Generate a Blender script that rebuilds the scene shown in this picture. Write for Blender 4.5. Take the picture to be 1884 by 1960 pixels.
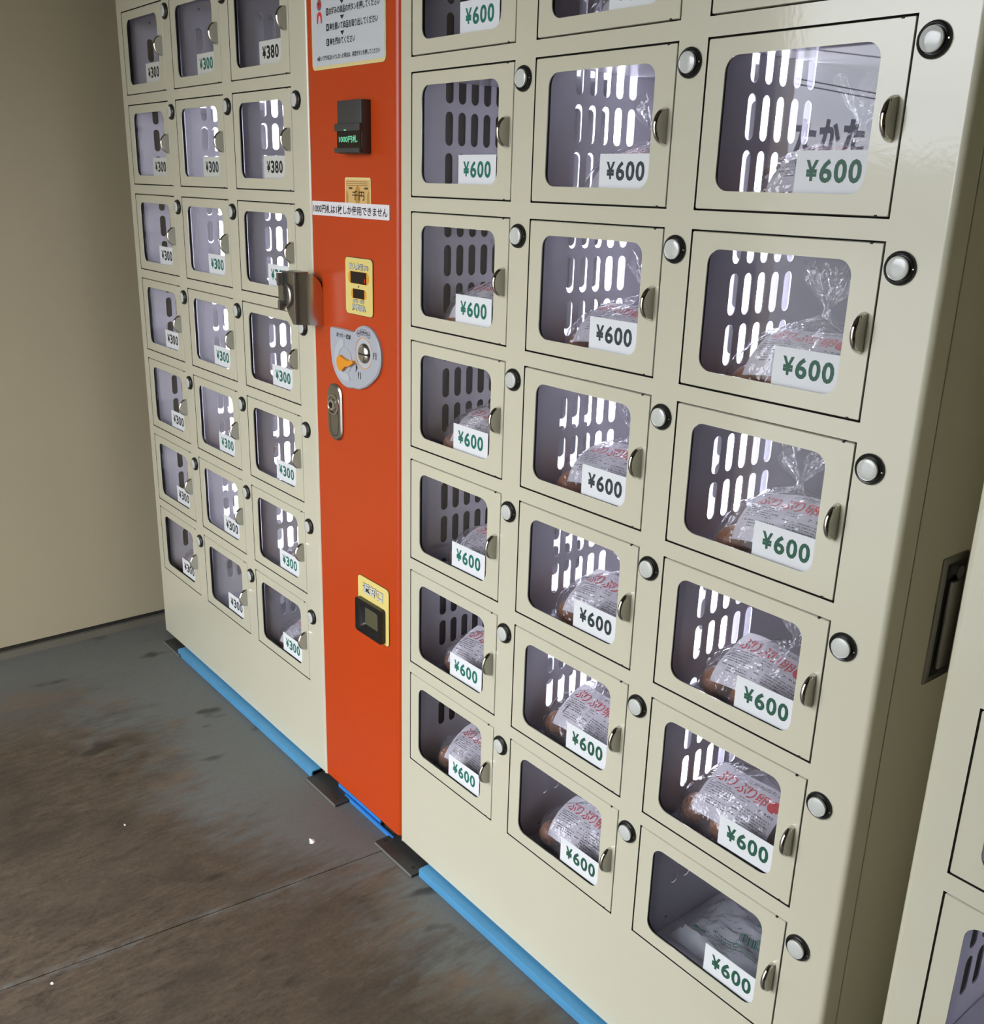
import bpy, bmesh, math, random
from mathutils import Vector, Matrix, noise

# ---------------------------------------------------------------- scene, camera, sky, exposure
for _o in list(bpy.data.objects):
    bpy.data.objects.remove(_o)
SC = bpy.context.scene
COL = SC.collection

cam_data = bpy.data.cameras.new('camera')
cam_data.sensor_fit = 'VERTICAL'
cam_data.sensor_height = 24.0
cam_data.lens = 24.0 * 1908.488 / 1960.0
cam_data.clip_start = 0.02
cam_data.clip_end = 500
cam = bpy.data.objects.new('camera', cam_data)
COL.objects.link(cam)
cam.location = (1.3465, -0.923, 1.2419)
cam.rotation_euler = tuple(math.radians(a) for a in (71.916, -1.571, 51.202))
SC.camera = cam

SC.view_settings.view_transform = 'Standard'
SC.view_settings.look = 'None'
SC.view_settings.exposure = 0.90
SC.view_settings.gamma = 1.0
SC.view_settings.use_curve_mapping = False
SC.cycles.max_bounces = 8
SC.cycles.caustics_reflective = False

world = bpy.data.worlds.new('overcast_sky')
SC.world = world
world.use_nodes = True
wn = world.node_tree
wn.nodes.clear()
w_out = wn.nodes.new('ShaderNodeOutputWorld')
w_bg = wn.nodes.new('ShaderNodeBackground')
w_tc = wn.nodes.new('ShaderNodeTexCoord')
w_nz = wn.nodes.new('ShaderNodeTexNoise')
w_nz.inputs['Scale'].default_value = 3.2
w_nz.inputs['Detail'].default_value = 6
w_mp = wn.nodes.new('ShaderNodeMapping')
w_mp.inputs['Scale'].default_value = (1, 1, 3.0)
w_rp = wn.nodes.new('ShaderNodeValToRGB')
w_rp.color_ramp.elements[0].position = 0.3
w_rp.color_ramp.elements[0].color = (0.62, 0.68, 0.78, 1)
w_rp.color_ramp.elements[1].position = 0.7
w_rp.color_ramp.elements[1].color = (1.0, 0.99, 0.97, 1)
wn.links.new(w_tc.outputs['Generated'], w_mp.inputs['Vector'])
wn.links.new(w_mp.outputs['Vector'], w_nz.inputs['Vector'])
wn.links.new(w_nz.outputs['Fac'], w_rp.inputs['Fac'])
wn.links.new(w_rp.outputs['Color'], w_bg.inputs['Color'])
# overcast sky: the zenith is brighter than the horizon
w_sep = wn.nodes.new('ShaderNodeSeparateXYZ')
wn.links.new(w_tc.outputs['Generated'], w_sep.inputs[0])
w_lum = wn.nodes.new('ShaderNodeMapRange')
w_lum.inputs['From Min'].default_value = 0.0
w_lum.inputs['From Max'].default_value = 1.0
w_lum.inputs['To Min'].default_value = 3.4
w_lum.inputs['To Max'].default_value = 8.0
wn.links.new(w_sep.outputs['Z'], w_lum.inputs['Value'])
wn.links.new(w_lum.outputs[0], w_bg.inputs['Strength'])
wn.links.new(w_bg.outputs[0], w_out.inputs[0])

# ---------------------------------------------------------------- materials
MATS = {}

def nodes_of(m):
    return m.node_tree.nodes, m.node_tree.links

def mat(name, col, rough=0.5, metal=0.0, spec=0.5, coat=0.0, emit=None, estr=0.0,
        bump=None, var=None, coat_rough=0.05):
    """Principled material. bump=(scale,strength,distance); var=(scale,amount) colour mottling."""
    m = bpy.data.materials.new(name)
    m.use_nodes = True
    n, l = nodes_of(m)
    b = n['Principled BSDF']
    b.inputs['Base Color'].default_value = (*col, 1)
    b.inputs['Roughness'].default_value = rough
    b.inputs['Metallic'].default_value = metal
    b.inputs['Specular IOR Level'].default_value = spec
    b.inputs['Coat Weight'].default_value = coat
    b.inputs['Coat Roughness'].default_value = coat_rough
    if emit:
        b.inputs['Emission Color'].default_value = (*emit, 1)
        b.inputs['Emission Strength'].default_value = estr
    if bump or var:
        g = n.new('ShaderNodeNewGeometry')
    if bump:
        t = n.new('ShaderNodeTexNoise')
        t.inputs['Scale'].default_value = bump[0]
        t.inputs['Detail'].default_value = 2
        l.new(g.outputs['Position'], t.inputs['Vector'])
        bp = n.new('ShaderNodeBump')
        bp.inputs['Strength'].default_value = bump[1]
        bp.inputs['Distance'].default_value = bump[2]
        l.new(t.outputs['Fac'], bp.inputs['Height'])
        l.new(bp.outputs['Normal'], b.inputs['Normal'])
        l.new(bp.outputs['Normal'], b.inputs['Coat Normal'])
    if var:
        t = n.new('ShaderNodeTexNoise')
        t.inputs['Scale'].default_value = var[0]
        t.inputs['Detail'].default_value = 5
        l.new(g.outputs['Position'], t.inputs['Vector'])
        mx = n.new('ShaderNodeMix')
        mx.data_type = 'RGBA'
        mx.inputs[6].default_value = (*[c * (1 - var[1]) for c in col], 1)
        mx.inputs[7].default_value = (*[min(1, c * (1 + var[1])) for c in col], 1)
        l.new(t.outputs['Fac'], mx.inputs[0])
        l.new(mx.outputs[2], b.inputs['Base Color'])
    MATS[name] = m
    return m

def glass_mat(name, tint=(1, 1, 1), rough=0.0, ior=1.5, extra=0.0, bump=None, haze=0.0, haze_col=(1, 1, 1)):
    """Thin clear sheet: transparent with a Fresnel mirror, optional milky haze."""
    m = bpy.data.materials.new(name)
    m.use_nodes = True
    n, l = nodes_of(m)
    n.clear()
    out = n.new('ShaderNodeOutputMaterial')
    tr = n.new('ShaderNodeBsdfTransparent')
    tr.inputs['Color'].default_value = (*tint, 1)
    gl = n.new('ShaderNodeBsdfGlossy')
    gl.inputs['Roughness'].default_value = rough
    # Schlick reflectance, the same from either side of the sheet
    lw = n.new('ShaderNodeLayerWeight')
    lw.inputs['Blend'].default_value = 0.5
    pw = n.new('ShaderNodeMath')
    pw.operation = 'POWER'
    pw.inputs[1].default_value = 5.0
    l.new(lw.outputs['Facing'], pw.inputs[0])
    fr = n.new('ShaderNodeMapRange')
    fr.inputs['To Min'].default_value = ((ior - 1) / (ior + 1)) ** 2
    l.new(pw.outputs[0], fr.inputs['Value'])
    mx = n.new('ShaderNodeMixShader')
    base = tr
    if haze > 0:
        df = n.new('ShaderNodeBsdfDiffuse')
        df.inputs['Color'].default_value = (*haze_col, 1)
        hm = n.new('ShaderNodeMixShader')
        hm.inputs[0].default_value = haze
        l.new(tr.outputs[0], hm.inputs[1])
        l.new(df.outputs[0], hm.inputs[2])
        base = hm
    fac = fr.outputs[0]
    if extra > 0:
        ad = n.new('ShaderNodeMath')
        ad.operation = 'ADD'
        ad.use_clamp = True
        ad.inputs[1].default_value = extra
        l.new(fr.outputs[0], ad.inputs[0])
        fac = ad.outputs[0]
    l.new(fac, mx.inputs[0])
    l.new(base.outputs[0], mx.inputs[1])
    l.new(gl.outputs[0], mx.inputs[2])
    if bump:
        g = n.new('ShaderNodeNewGeometry')
        t = n.new('ShaderNodeTexNoise')
        t.inputs['Scale'].default_value = bump[0]
        t.inputs['Detail'].default_value = 3
        l.new(g.outputs['Position'], t.inputs['Vector'])
        bp = n.new('ShaderNodeBump')
        bp.inputs['Strength'].default_value = bump[1]
        bp.inputs['Distance'].default_value = bump[2]
        l.new(t.outputs['Fac'], bp.inputs['Height'])
        l.new(bp.outputs['Normal'], gl.inputs['Normal'])
        l.new(bp.outputs['Normal'], lw.inputs['Normal'])
    l.new(mx.outputs[0], out.inputs[0])
    MATS[name] = m
    return m

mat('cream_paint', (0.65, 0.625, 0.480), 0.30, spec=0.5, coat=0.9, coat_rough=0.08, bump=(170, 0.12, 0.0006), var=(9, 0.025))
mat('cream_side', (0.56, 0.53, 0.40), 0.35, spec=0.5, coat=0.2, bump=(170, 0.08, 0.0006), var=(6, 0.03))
mat('liner_paint', (0.68, 0.675, 0.73), 0.28, spec=0.5, coat=0.35, coat_rough=0.12, var=(14, 0.05))
mat('cavity_shade_grey', (0.085, 0.082, 0.10), 0.6)  # dark tone stands in for shade inside the cabinet cavity
mat('dark_gap', (0.02, 0.018, 0.015), 0.8)  # near-black; also puts shade into the door gaps
mat('orange_paint', (0.53, 0.056, 0.006), 0.34, spec=0.4, coat=0.15, coat_rough=0.12, bump=(170, 0.06, 0.0005), var=(5, 0.04))
mat('chrome', (0.78, 0.77, 0.74), 0.09, metal=1.0)
mat('satin_metal', (0.50, 0.49, 0.43), 0.45, metal=0.35)
mat('brushed_steel', (0.70, 0.68, 0.64), 0.24, metal=1.0, bump=(60, 0.08, 0.0005))
mat('lock_steel', (0.40, 0.39, 0.36), 0.3, metal=1.0)
mat('black_plastic', (0.012, 0.012, 0.012), 0.3, spec=0.5)
mat('charcoal_plastic', (0.055, 0.055, 0.052), 0.42, bump=(900, 0.1, 0.0002))
mat('lens_white', (0.62, 0.64, 0.60), 0.18, spec=0.6, coat=0.6)
mat('lens_ring', (0.45, 0.45, 0.42), 0.25, metal=0.9)
mat('tag_white', (0.80, 0.82, 0.84), 0.5, spec=0.3)
mat('tag_grey', (0.66, 0.67, 0.62), 0.5, spec=0.3)
mat('ink_green', (0.012, 0.165, 0.115), 0.5)
mat('ink_deep_green', (0.02, 0.10, 0.06), 0.5)
mat('ink_slate', (0.022, 0.04, 0.045), 0.5)
mat('ink_black', (0.012, 0.012, 0.014), 0.5)
mat('ink_red', (0.72, 0.045, 0.05), 0.5)
mat('ink_grey', (0.16, 0.16, 0.17), 0.6)
mat('label_paper', (0.78, 0.77, 0.80), 0.55, spec=0.35)
mat('egg_shell', (0.37, 0.145, 0.052), 0.36, spec=0.45, var=(30, 0.12))
mat('tube_light', (0.9, 0.9, 0.95), 0.4, emit=(0.90, 0.91, 1.0), estr=6.0)
mat('tube_cap', (0.5, 0.5, 0.5), 0.3, metal=1)
mat('sign_white', (0.62, 0.65, 0.68), 0.4, spec=0.5)
mat('sign_cream', (0.80, 0.66, 0.30), 0.4)
mat('sign_yellow', (0.80, 0.66, 0.22), 0.4)
mat('strip_white', (0.82, 0.80, 0.82), 0.45)
mat('banknote_tan', (0.72, 0.46, 0.17), 0.5)
mat('banknote_deep', (0.50, 0.28, 0.05), 0.5)
mat('amber', (0.80, 0.36, 0.03), 0.4)
mat('lever_orange', (0.80, 0.31, 0.015), 0.4)
mat('display_black', (0.012, 0.008, 0.006), 0.12)
mat('led_red', (0.1, 0.0, 0.0), 0.4, emit=(1.0, 0.03, 0.01), estr=0.6)
mat('led_green', (0.05, 0.2, 0.1), 0.4, emit=(0.25, 0.95, 0.55), estr=0.28)
mat('plate_grey', (0.43, 0.45, 0.50), 0.45, spec=0.4)
mat('plate_groove', (0.50, 0.52, 0.56), 0.5)
mat('blue_rail', (0.075, 0.27, 0.48), 0.38, spec=0.5, var=(20, 0.10))
mat('blue_bright', (0.035, 0.22, 0.62), 0.38, spec=0.5)
mat('black_steel', (0.035, 0.035, 0.033), 0.55, spec=0.5, bump=(400, 0.2, 0.0004), var=(60, 0.3))
mat('worn_steel', (0.30, 0.29, 0.27), 0.5, metal=0.6)
mat('wall_paint', (0.445, 0.385, 0.265), 0.6, spec=0.3, bump=(35, 0.05, 0.002), var=(1.6, 0.05))
mat('sill_olive', (0.135, 0.125, 0.095), 0.5, var=(12, 0.15))
mat('ceiling_board', (0.11, 0.085, 0.055), 0.7)
mat('asphalt', (0.16, 0.16, 0.155), 0.9, var=(3, 0.2))
mat('far_wall', (0.20, 0.20, 0.19), 0.8)
mat('paper_scrap', (0.92, 0.93, 0.95), 0.6)
mat('return_flap', (0.10, 0.095, 0.05), 0.25, spec=0.5, coat=0.5)
glass_mat('pane_clear', (0.97, 0.965, 0.985), 0.0, 1.5)
glass_mat('bag_film', (0.97, 0.97, 0.98), 0.06, 1.5, extra=0.05, bump=(30, 1.0, 0.020), haze=0.06, haze_col=(0.9, 0.9, 0.95))
glass_mat('bag_crumple', (0.96, 0.96, 0.97), 0.12, 1.5, extra=0.03, bump=(120, 0.8, 0.004), haze=0.16, haze_col=(0.9, 0.9, 0.94))
glass_mat('folded_film', (0.95, 0.96, 0.97), 0.2, 1.5, extra=0.02, bump=(75, 1.0, 0.010), haze=0.38, haze_col=(0.85, 0.88, 0.90))

def floor_material():
    m = bpy.data.materials.new('painted_concrete')
    m.use_nodes = True
    n, l = nodes_of(m)
    b = n['Principled BSDF']
    g = n.new('ShaderNodeNewGeometry')
    sep = n.new('ShaderNodeSeparateXYZ')
    l.new(g.outputs['Position'], sep.inputs[0])
    def nz(scale, detail, sx=1, sy=1, rough=0.6, rot=0.0):
        mp = n.new('ShaderNodeMapping')
        mp.inputs['Scale'].default_value = (sx, sy, 1)
        mp.inputs['Rotation'].default_value = (0, 0, rot)
        l.new(g.outputs['Position'], mp.inputs['Vector'])
        t = n.new('ShaderNodeTexNoise')
        t.inputs['Scale'].default_value = scale
        t.inputs['Detail'].default_value = detail
        t.inputs['Roughness'].default_value = rough
        l.new(mp.outputs[0], t.inputs['Vector'])
        return t.outputs['Fac']
    def math_(op, a, c, clamp=False):
        q = n.new('ShaderNodeMath')
        q.operation = op
        q.use_clamp = clamp
        for i, v in enumerate((a, c)):
            if isinstance(v, (int, float)):
                q.inputs[i].default_value = v
            else:
                l.new(v, q.inputs[i])
        return q.outputs[0]
    def ramp(v, a, c):
        r = n.new('ShaderNodeMapRange')
        r.inputs['From Min'].default_value = a
        r.inputs['From Max'].default_value = c
        l.new(v, r.inputs['Value'])
        return r.outputs[0]
    def mix(f, a, c):
        x = n.new('ShaderNodeMix')
        x.data_type = 'RGBA'
        for s, v in ((0, f), (6, a), (7, c)):
            if isinstance(v, tuple):
                x.inputs[s].default_value = (*v, 1)
            elif isinstance(v, (int, float)):
                x.inputs[s].default_value = v
            else:
                l.new(v, x.inputs[s])
        return x.outputs[2]
    # foot wear: paint gone away from the machines and away from the end wall
    big = nz(3.2, 4, 1.0, 0.8, 0.55)
    fine = nz(26, 6, 1.6, 0.5, 0.7)
    streak = nz(34, 6, 1.9, 0.50, 0.75, 0.10)
    grain = nz(150, 4, 1.2, 0.8, 0.7)
    walk = math_('ADD', math_('MULTIPLY', sep.outputs['Y'], -2.6), math_('MULTIPLY', sep.outputs['X'], 0.30))
    walk = math_('ADD', walk, math_('MULTIPLY', math_('SUBTRACT', big, 0.5), 1.7))
    walk = math_('ADD', walk, math_('MULTIPLY', math_('SUBTRACT', fine, 0.5), 0.9))
    walk = math_('ADD', walk, math_('MULTIPLY', math_('SUBTRACT', streak, 0.5), 0.8))
    nearwall = ramp(sep.outputs['X'], -1.22, -0.85)
    worn = math_('MULTIPLY', ramp(walk, 0.22, 0.72), nearwall)
    paint = mix(nz(5, 4), (0.1209, 0.131, 0.1271), (0.1677, 0.1755, 0.1654))
    paint = mix(ramp(streak, 0.35, 0.75), paint, (0.1404, 0.1443, 0.1365))
    bare = mix(ramp(streak, 0.36, 0.66), (0.0364, 0.026, 0.0172), (0.1222, 0.091, 0.0614))
    bare = mix(ramp(nz(2.1, 3, 1, 1), 0.42, 0.72), bare, (0.078, 0.0603, 0.0426))
    bare = mix(math_('MULTIPLY', ramp(nz(60, 3, 1.5, 0.5), 0.55, 0.75), 0.6), bare, (0.154, 0.121, 0.088))
    bare = mix(math_('MULTIPLY', ramp(grain, 0.42, 0.66), 0.55), bare, (0.125, 0.095, 0.066))
    bare = mix(math_('MULTIPLY', ramp(nz(5.5, 3, 1, 0.8), 0.50, 0.66), 0.6), bare, (0.036, 0.028, 0.02))
    # paint left along the slab joint
    seam = math_('ABSOLUTE', math_('ADD', math_('SUBTRACT', sep.outputs['X'], math_('MULTIPLY', sep.outputs['Y'], 0.0966)), 0.0500), 0)
    left = math_('MULTIPLY', ramp(seam, 0.016, 0.001), ramp(nz(13, 5, 1.4, 0.6, 0.7), 0.46, 0.60))
    bare = mix(math_('MULTIPLY', left, 0.8), bare, (0.17, 0.175, 0.165))
    paint = mix(math_('MULTIPLY', ramp(grain, 0.45, 0.7), 0.35), paint, (0.10, 0.10, 0.093))
    col = mix(worn, paint, bare)
    # rust-orange halo where the paint edge breaks up
    edge = math_('MULTIPLY', math_('SUBTRACT', 1.0, math_('ABSOLUTE', math_('SUBTRACT', math_('MULTIPLY', worn, 2.0), 1.0), 0)), ramp(nz(9, 4, 1, 0.6), 0.5, 0.7))
    col = mix(math_('MULTIPLY', edge, 0.55), col, (0.198, 0.12, 0.066))
    # dark oil spots and a few blobs
    spots = ramp(nz(11, 2, 1.4, 0.7, 0.4), 0.66, 0.74)
    col = mix(math_('MULTIPLY', spots, 0.75), col, (0.022, 0.018, 0.014))
    specks = ramp(nz(150, 1, 1, 1), 0.74, 0.78)
    col = mix(math_('MULTIPLY', specks, 0.5), col, (0.02, 0.02, 0.018))
    l.new(col, b.inputs['Base Color'])
    b.inputs['Roughness'].default_value = 0.62
    b.inputs['Specular IOR Level'].default_value = 0.4
    bp = n.new('ShaderNodeBump')
    bp.inputs['Strength'].default_value = 0.55
    bp.inputs['Distance'].default_value = 0.0025
    l.new(math_('ADD', fine, math_('MULTIPLY', streak, 0.8)), bp.inputs['Height'])
    l.new(bp.outputs['Normal'], b.inputs['Normal'])
    MATS['painted_concrete'] = m
floor_material()

# ---------------------------------------------------------------- mesh helpers
class MB:
    def __init__(self):
        self.v, self.f, self.mi, self.sm = [], [], [], []
    def add(self, verts, faces, mi=0, smooth=False):
        o = len(self.v)
        self.v += [tuple(p) for p in verts]
        for f in faces:
            self.f.append(tuple(i + o for i in f))
            self.mi.append(mi)
            self.sm.append(smooth)
        return self
    def box(self, x0, x1, y0, y1, z0, z1, mi=0):
        v = [(x, y, z) for x in (x0, x1) for y in (y0, y1) for z in (z0, z1)]
        return self.add(v, [(0, 1, 3, 2), (4, 6, 7, 5), (0, 4, 5, 1), (2, 3, 7, 6), (0, 2, 6, 4), (1, 5, 7, 3)], mi)
    def bevel_box(self, x0, x1, y0, y1, z0, z1, r, mi=0, seg=2):
        bm = bmesh.new()
        bmesh.ops.create_cube(bm, size=1)
        for v in bm.verts:
            v.co = Vector(((x0 + x1) / 2 + v.co.x * (x1 - x0), (y0 + y1) / 2 + v.co.y * (y1 - y0), (z0 + z1) / 2 + v.co.z * (z1 - z0)))
        bmesh.ops.bevel(bm, geom=list(bm.edges), offset=r, segments=seg, profile=0.5, affect='EDGES')
        bm.verts.index_update()
        self.add([v.co for v in bm.verts], [[v.index for v in f.verts] for f in bm.faces], mi, True)
        bm.free()
        return self
    def prism(self, pts, y0, y1, mi=0, smooth_side=False):
        """polygon in (x,z) extruded between y0 (front) and y1."""
        k = len(pts)
        self.add([(p[0], y0, p[1]) for p in pts] + [(p[0], y1, p[1]) for p in pts], [tuple(range(k)), tuple(range(2 * k - 1, k - 1, -1))], mi)
        self.add([(p[0], y0, p[1]) for p in pts] + [(p[0], y1, p[1]) for p in pts],
                 [(i, i + k, (i + 1) % k + k, (i + 1) % k) for i in range(k)], mi, smooth_side)
        return self
    def lathe(self, prof, cx, cz, mi=0, seg=28, axis='y', close=True):
        """prof: (radius, y) list revolved around the y axis through (cx, cz)."""
        vs, fs = [], []
        for r, y in prof:
            for i in range(seg):
                a = 2 * math.pi * i / seg
                vs.append((cx + r * math.cos(a), y, cz + r * math.sin(a)))
        for j in range(len(prof) - 1):
            for i in range(seg):
                i2 = (i + 1) % seg
                fs.append((j * seg + i, j * seg + i2, (j + 1) * seg + i2, (j + 1) * seg + i))
        if close:
            fs.append(tuple(range((len(prof) - 1) * seg, len(prof) * seg)))
        return self.add(vs, fs, mi, True)
    def tube(self, a, b, r, mi=0, seg=12, caps=True):
        a, b = Vector(a), Vector(b)
        d = (b - a).normalized()
        u = d.orthogonal().normalized()
        w = d.cross(u)
        vs = []
        for p in (a, b):
            for i in range(seg):
                t = 2 * math.pi * i / seg
                vs.append(p + u * (r * math.cos(t)) + w * (r * math.sin(t)))
        self.add(vs, [(i, (i + 1) % seg, (i + 1) % seg + seg, i + seg) for i in range(seg)], mi, True)
        if caps:
            self.add(vs, [tuple(range(seg - 1, -1, -1)), tuple(range(seg, 2 * seg))], mi)
        return self
    def mesh(self, name, *mats):
        me = bpy.data.meshes.new(name)
        me.from_pydata([tuple(p) for p in self.v], [], self.f)
        for m in mats:
            me.materials.append(MATS[m])
        for p, mi, s in zip(me.polygons, self.mi, self.sm):
            p.material_index = mi
            p.use_smooth = s
        bm = bmesh.new()
        bm.from_mesh(me)
        bmesh.ops.remove_doubles(bm, verts=bm.verts, dist=1e-6)
        bmesh.ops.recalc_face_normals(bm, faces=bm.faces)
        bm.to_mesh(me)
        bm.free()
        me.set_sharp_from_angle(angle=math.radians(40))
        return me

def put(name, me, parent=None, loc=(0, 0, 0), rot=(0, 0, 0), scale=None):
    o = bpy.data.objects.new(name, me)
    COL.objects.link(o)
    o.parent = parent
    o.location = loc
    o.rotation_euler = rot
    if scale:
        o.scale = scale
    return o

def tag(o, label=None, cat=None, group=None, kind=None):
    if label: o['label'] = label
    if cat: o['category'] = cat
    if group: o['group'] = group
    if kind: o['kind'] = kind
    return o

def thing(name, label, cat, loc=(0, 0, 0), rz=0.0, group=None):
    o = bpy.data.objects.new(name, None)
    o.empty_display_size = 0.05
    COL.objects.link(o)
    o.location = loc
    o.rotation_euler = (0, 0, rz)
    return tag(o, label, cat, group)

def rrect(x0, x1, z0, z1, r, seg=6):
    pts = []
    for cx, cz, a0 in ((x1 - r, z1 - r, 0), (x0 + r, z1 - r, 90), (x0 + r, z0 + r, 180), (x1 - r, z0 + r, 270)):
        for i in range(seg + 1):
            a = math.radians(a0 + 90 * i / seg)
            pts.append((cx + r * math.cos(a), cz + r * math.sin(a)))
    return pts

# --- lettering -------------------------------------------------------------
_TXT = {}
def text_geo(s, bold=0.0):
    """flat glyph mesh of a string: (verts2d, faces, bbox)."""
    key = (s, bold)
    if key in _TXT:
        return _TXT[key]
    c = bpy.data.curves.new('glyphs', 'FONT')
    c.body = s
    c.resolution_u = 3
    c.offset = bold
    o = bpy.data.objects.new('glyphs', c)
    COL.objects.link(o)
    me = bpy.data.meshes.new_from_object(o.evaluated_get(bpy.context.evaluated_depsgraph_get()))
    vs = [(v.co.x, v.co.y) for v in me.vertices]
    fs = [tuple(p.vertices) for p in me.polygons]
    bpy.data.objects.remove(o)
    bpy.data.curves.remove(c)
    bpy.data.meshes.remove(me)
    xs = [p[0] for p in vs]
    ys = [p[1] for p in vs]
    _TXT[key] = (vs, fs, (min(xs), max(xs), min(ys), max(ys)))
    return _TXT[key]

def letters(mb, s, x0, x1, z0, z1, y, mi=0, bold=0.0, keep=False, fn=None):
    """lay string into box x0..x1, z0..z1 on plane y (or through fn(x,z) -> point)."""
    vs, fs, (a, b, c, d) = text_geo(s, bold)
    sx = (x1 - x0) / (b - a)
    sz = (z1 - z0) / (d - c)
    if keep:
        sx = sz = min(sx, sz)
    out = []
    for px, py in vs:
        X = x0 + (px - a) * sx
        Z = z0 + (py - c) * sz
        out.append(fn(X, Z) if fn else (X, y, Z))
    mb.add(out, fs, mi)
    return mb

# ---------------------------------------------------------------- dimensions
Z0 = 1.6                     # top edge of the first door row above the floor
ROW = 0.2
DW, DH = 0.2392, 0.1757      # door leaf
PITCH = 0.2840
BTN = (0.2598, -0.0220)
WIN = (0.0250, 0.2085, -0.1560, -0.0182)
PANE_Y = 0.0078
BOT = 0.0225
TOP = 1.79
DEPTH = 0.60

# ---------------------------------------------------------------- setting
WALL_X = -1.350
ROOF_Y = -1.80
JAMB_X = -0.69
JAMB_R = 0.78  # opening narrowed here to dim the right side
LINTEL = 2.08  # top of the opening, lowered to darken the upper surfaces
CEIL = 2.40

fl = tag(put('floor', MB().box(-1.6, 3.52, -1.95, 1.2, -0.16, -0.012).mesh('floor', 'dark_gap')), kind='structure')
def slab(x_seam0, x_seam1, left):
    # seam runs slightly askew from (x_seam0, front) to (x_seam1, machines)
    g = 0.0012
    mb = MB()
    if left:
        a, b = x_seam0 - g, x_seam1 - g
        lo = [(-1.6, -1.95), (a, -1.95), (b, 1.2), (-1.6, 1.2)]
    else:
        a, b = x_seam0 + g, x_seam1 + g
        lo = [(a, -1.95), (3.52, -1.95), (3.52, 1.2), (b, 1.2)]
    c = 0.0015
    mb.add([(x, y, -0.0118) for x, y in lo] + [(x, y, 0.0) for x, y in lo],
           [(0, 1, 2, 3), (7, 6, 5, 4), (0, 4, 5, 1), (1, 5, 6, 2), (2, 6, 7, 3), (3, 7, 4, 0)])
    return mb.mesh('slab', 'painted_concrete')
put('slab', slab(-0.2385, 0.066, True), fl)
put('slab', slab(-0.2385, 0.066, False), fl)

wl = MB().box(WALL_X - 0.12, WALL_X, ROOF_Y, 1.0, 0.030, CEIL)
tag(put('wall_left', wl.mesh('wall_left', 'wall_paint')), kind='structure')
bb = MB()
bb.box(WALL_X - 0.10, WALL_X - 0.004, ROOF_Y, 1.0, 0.018, 0.0299, 1)
bb.add([(WALL_X - 0.1, y, z) for y in (ROOF_Y, 1.0) for z in (0.0, 0.018)] + [(WALL_X + dx, y, z) for y in (ROOF_Y, 1.0) for dx, z in ((0.012, 0.0), (0.008, 0.018))],
       [(4, 5, 7, 6), (1, 3, 7, 5), (0, 4, 6, 2), (0, 1, 5, 4), (2, 6, 7, 3)], 0)
tag(put('baseboard_left', bb.mesh('baseboard_left', 'sill_olive', 'dark_gap')), kind='structure')
tag(put('wall_back', MB().box(WALL_X, 3.4, 1.0, 1.1, 0.0, CEIL).mesh('wall_back', 'wall_paint')), kind='structure')
tag(put('ceiling', MB().box(WALL_X - 0.12, 3.52, ROOF_Y, 1.1, CEIL, CEIL + 0.12).mesh('ceiling', 'ceiling_board')), kind='structure')
tag(put('added_wall_right', MB().box(3.4, 3.52, ROOF_Y, 1.1, 0.0, CEIL).mesh('added_wall_right', 'wall_paint')), kind='structure')  # unseen end wall, added to cut light from the right
tag(put('added_wall_front', MB().bevel_box(WALL_X - 0.12, JAMB_X, ROOF_Y - 0.10, ROOF_Y, 0.0, LINTEL, 0.004).mesh('added_wall_front', 'wall_paint')), kind='structure')  # unseen panel, added to keep skylight off the left wall
tag(put('added_wall_front_right', MB().bevel_box(JAMB_R, 3.52, ROOF_Y - 0.10, ROOF_Y, 0.0, LINTEL, 0.004).mesh('added_wall_front_right', 'wall_paint')), kind='structure')  # unseen panel, added to hold back light on the right
tag(put('added_lintel_1', MB().bevel_box(WALL_X - 0.12, 3.52, ROOF_Y - 0.10, ROOF_Y, LINTEL, CEIL + 0.12, 0.01).mesh('added_lintel_1', 'ceiling_board')), kind='structure')  # unseen lintel, added to darken the upper parts
tag(put('ground', MB().box(-80, 80, -120, -1.95, -0.3, -0.02).mesh('ground', 'asphalt')), kind='structure')

# ---------------------------------------------------------------- locker machine pieces (shared meshes)
def ring_faces(mb, outer, inner, y, mi=0):
    k = len(outer)
    mb.add([(p[0], y, p[1]) for p in outer] + [(p[0], y, p[1]) for p in inner],
           [(i, (i + 1) % k, (i + 1) % k + k, i + k) for i in range(k)], mi)

def wall_faces(mb, loop, y0, y1, mi=0, smooth=False):
    k = len(loop)
    mb.add([(p[0], y0, p[1]) for p in loop] + [(p[0], y1, p[1]) for p in loop],
           [(i, (i + 1) % k, (i + 1) % k + k, i + k) for i in range(k)], mi, smooth)

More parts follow.
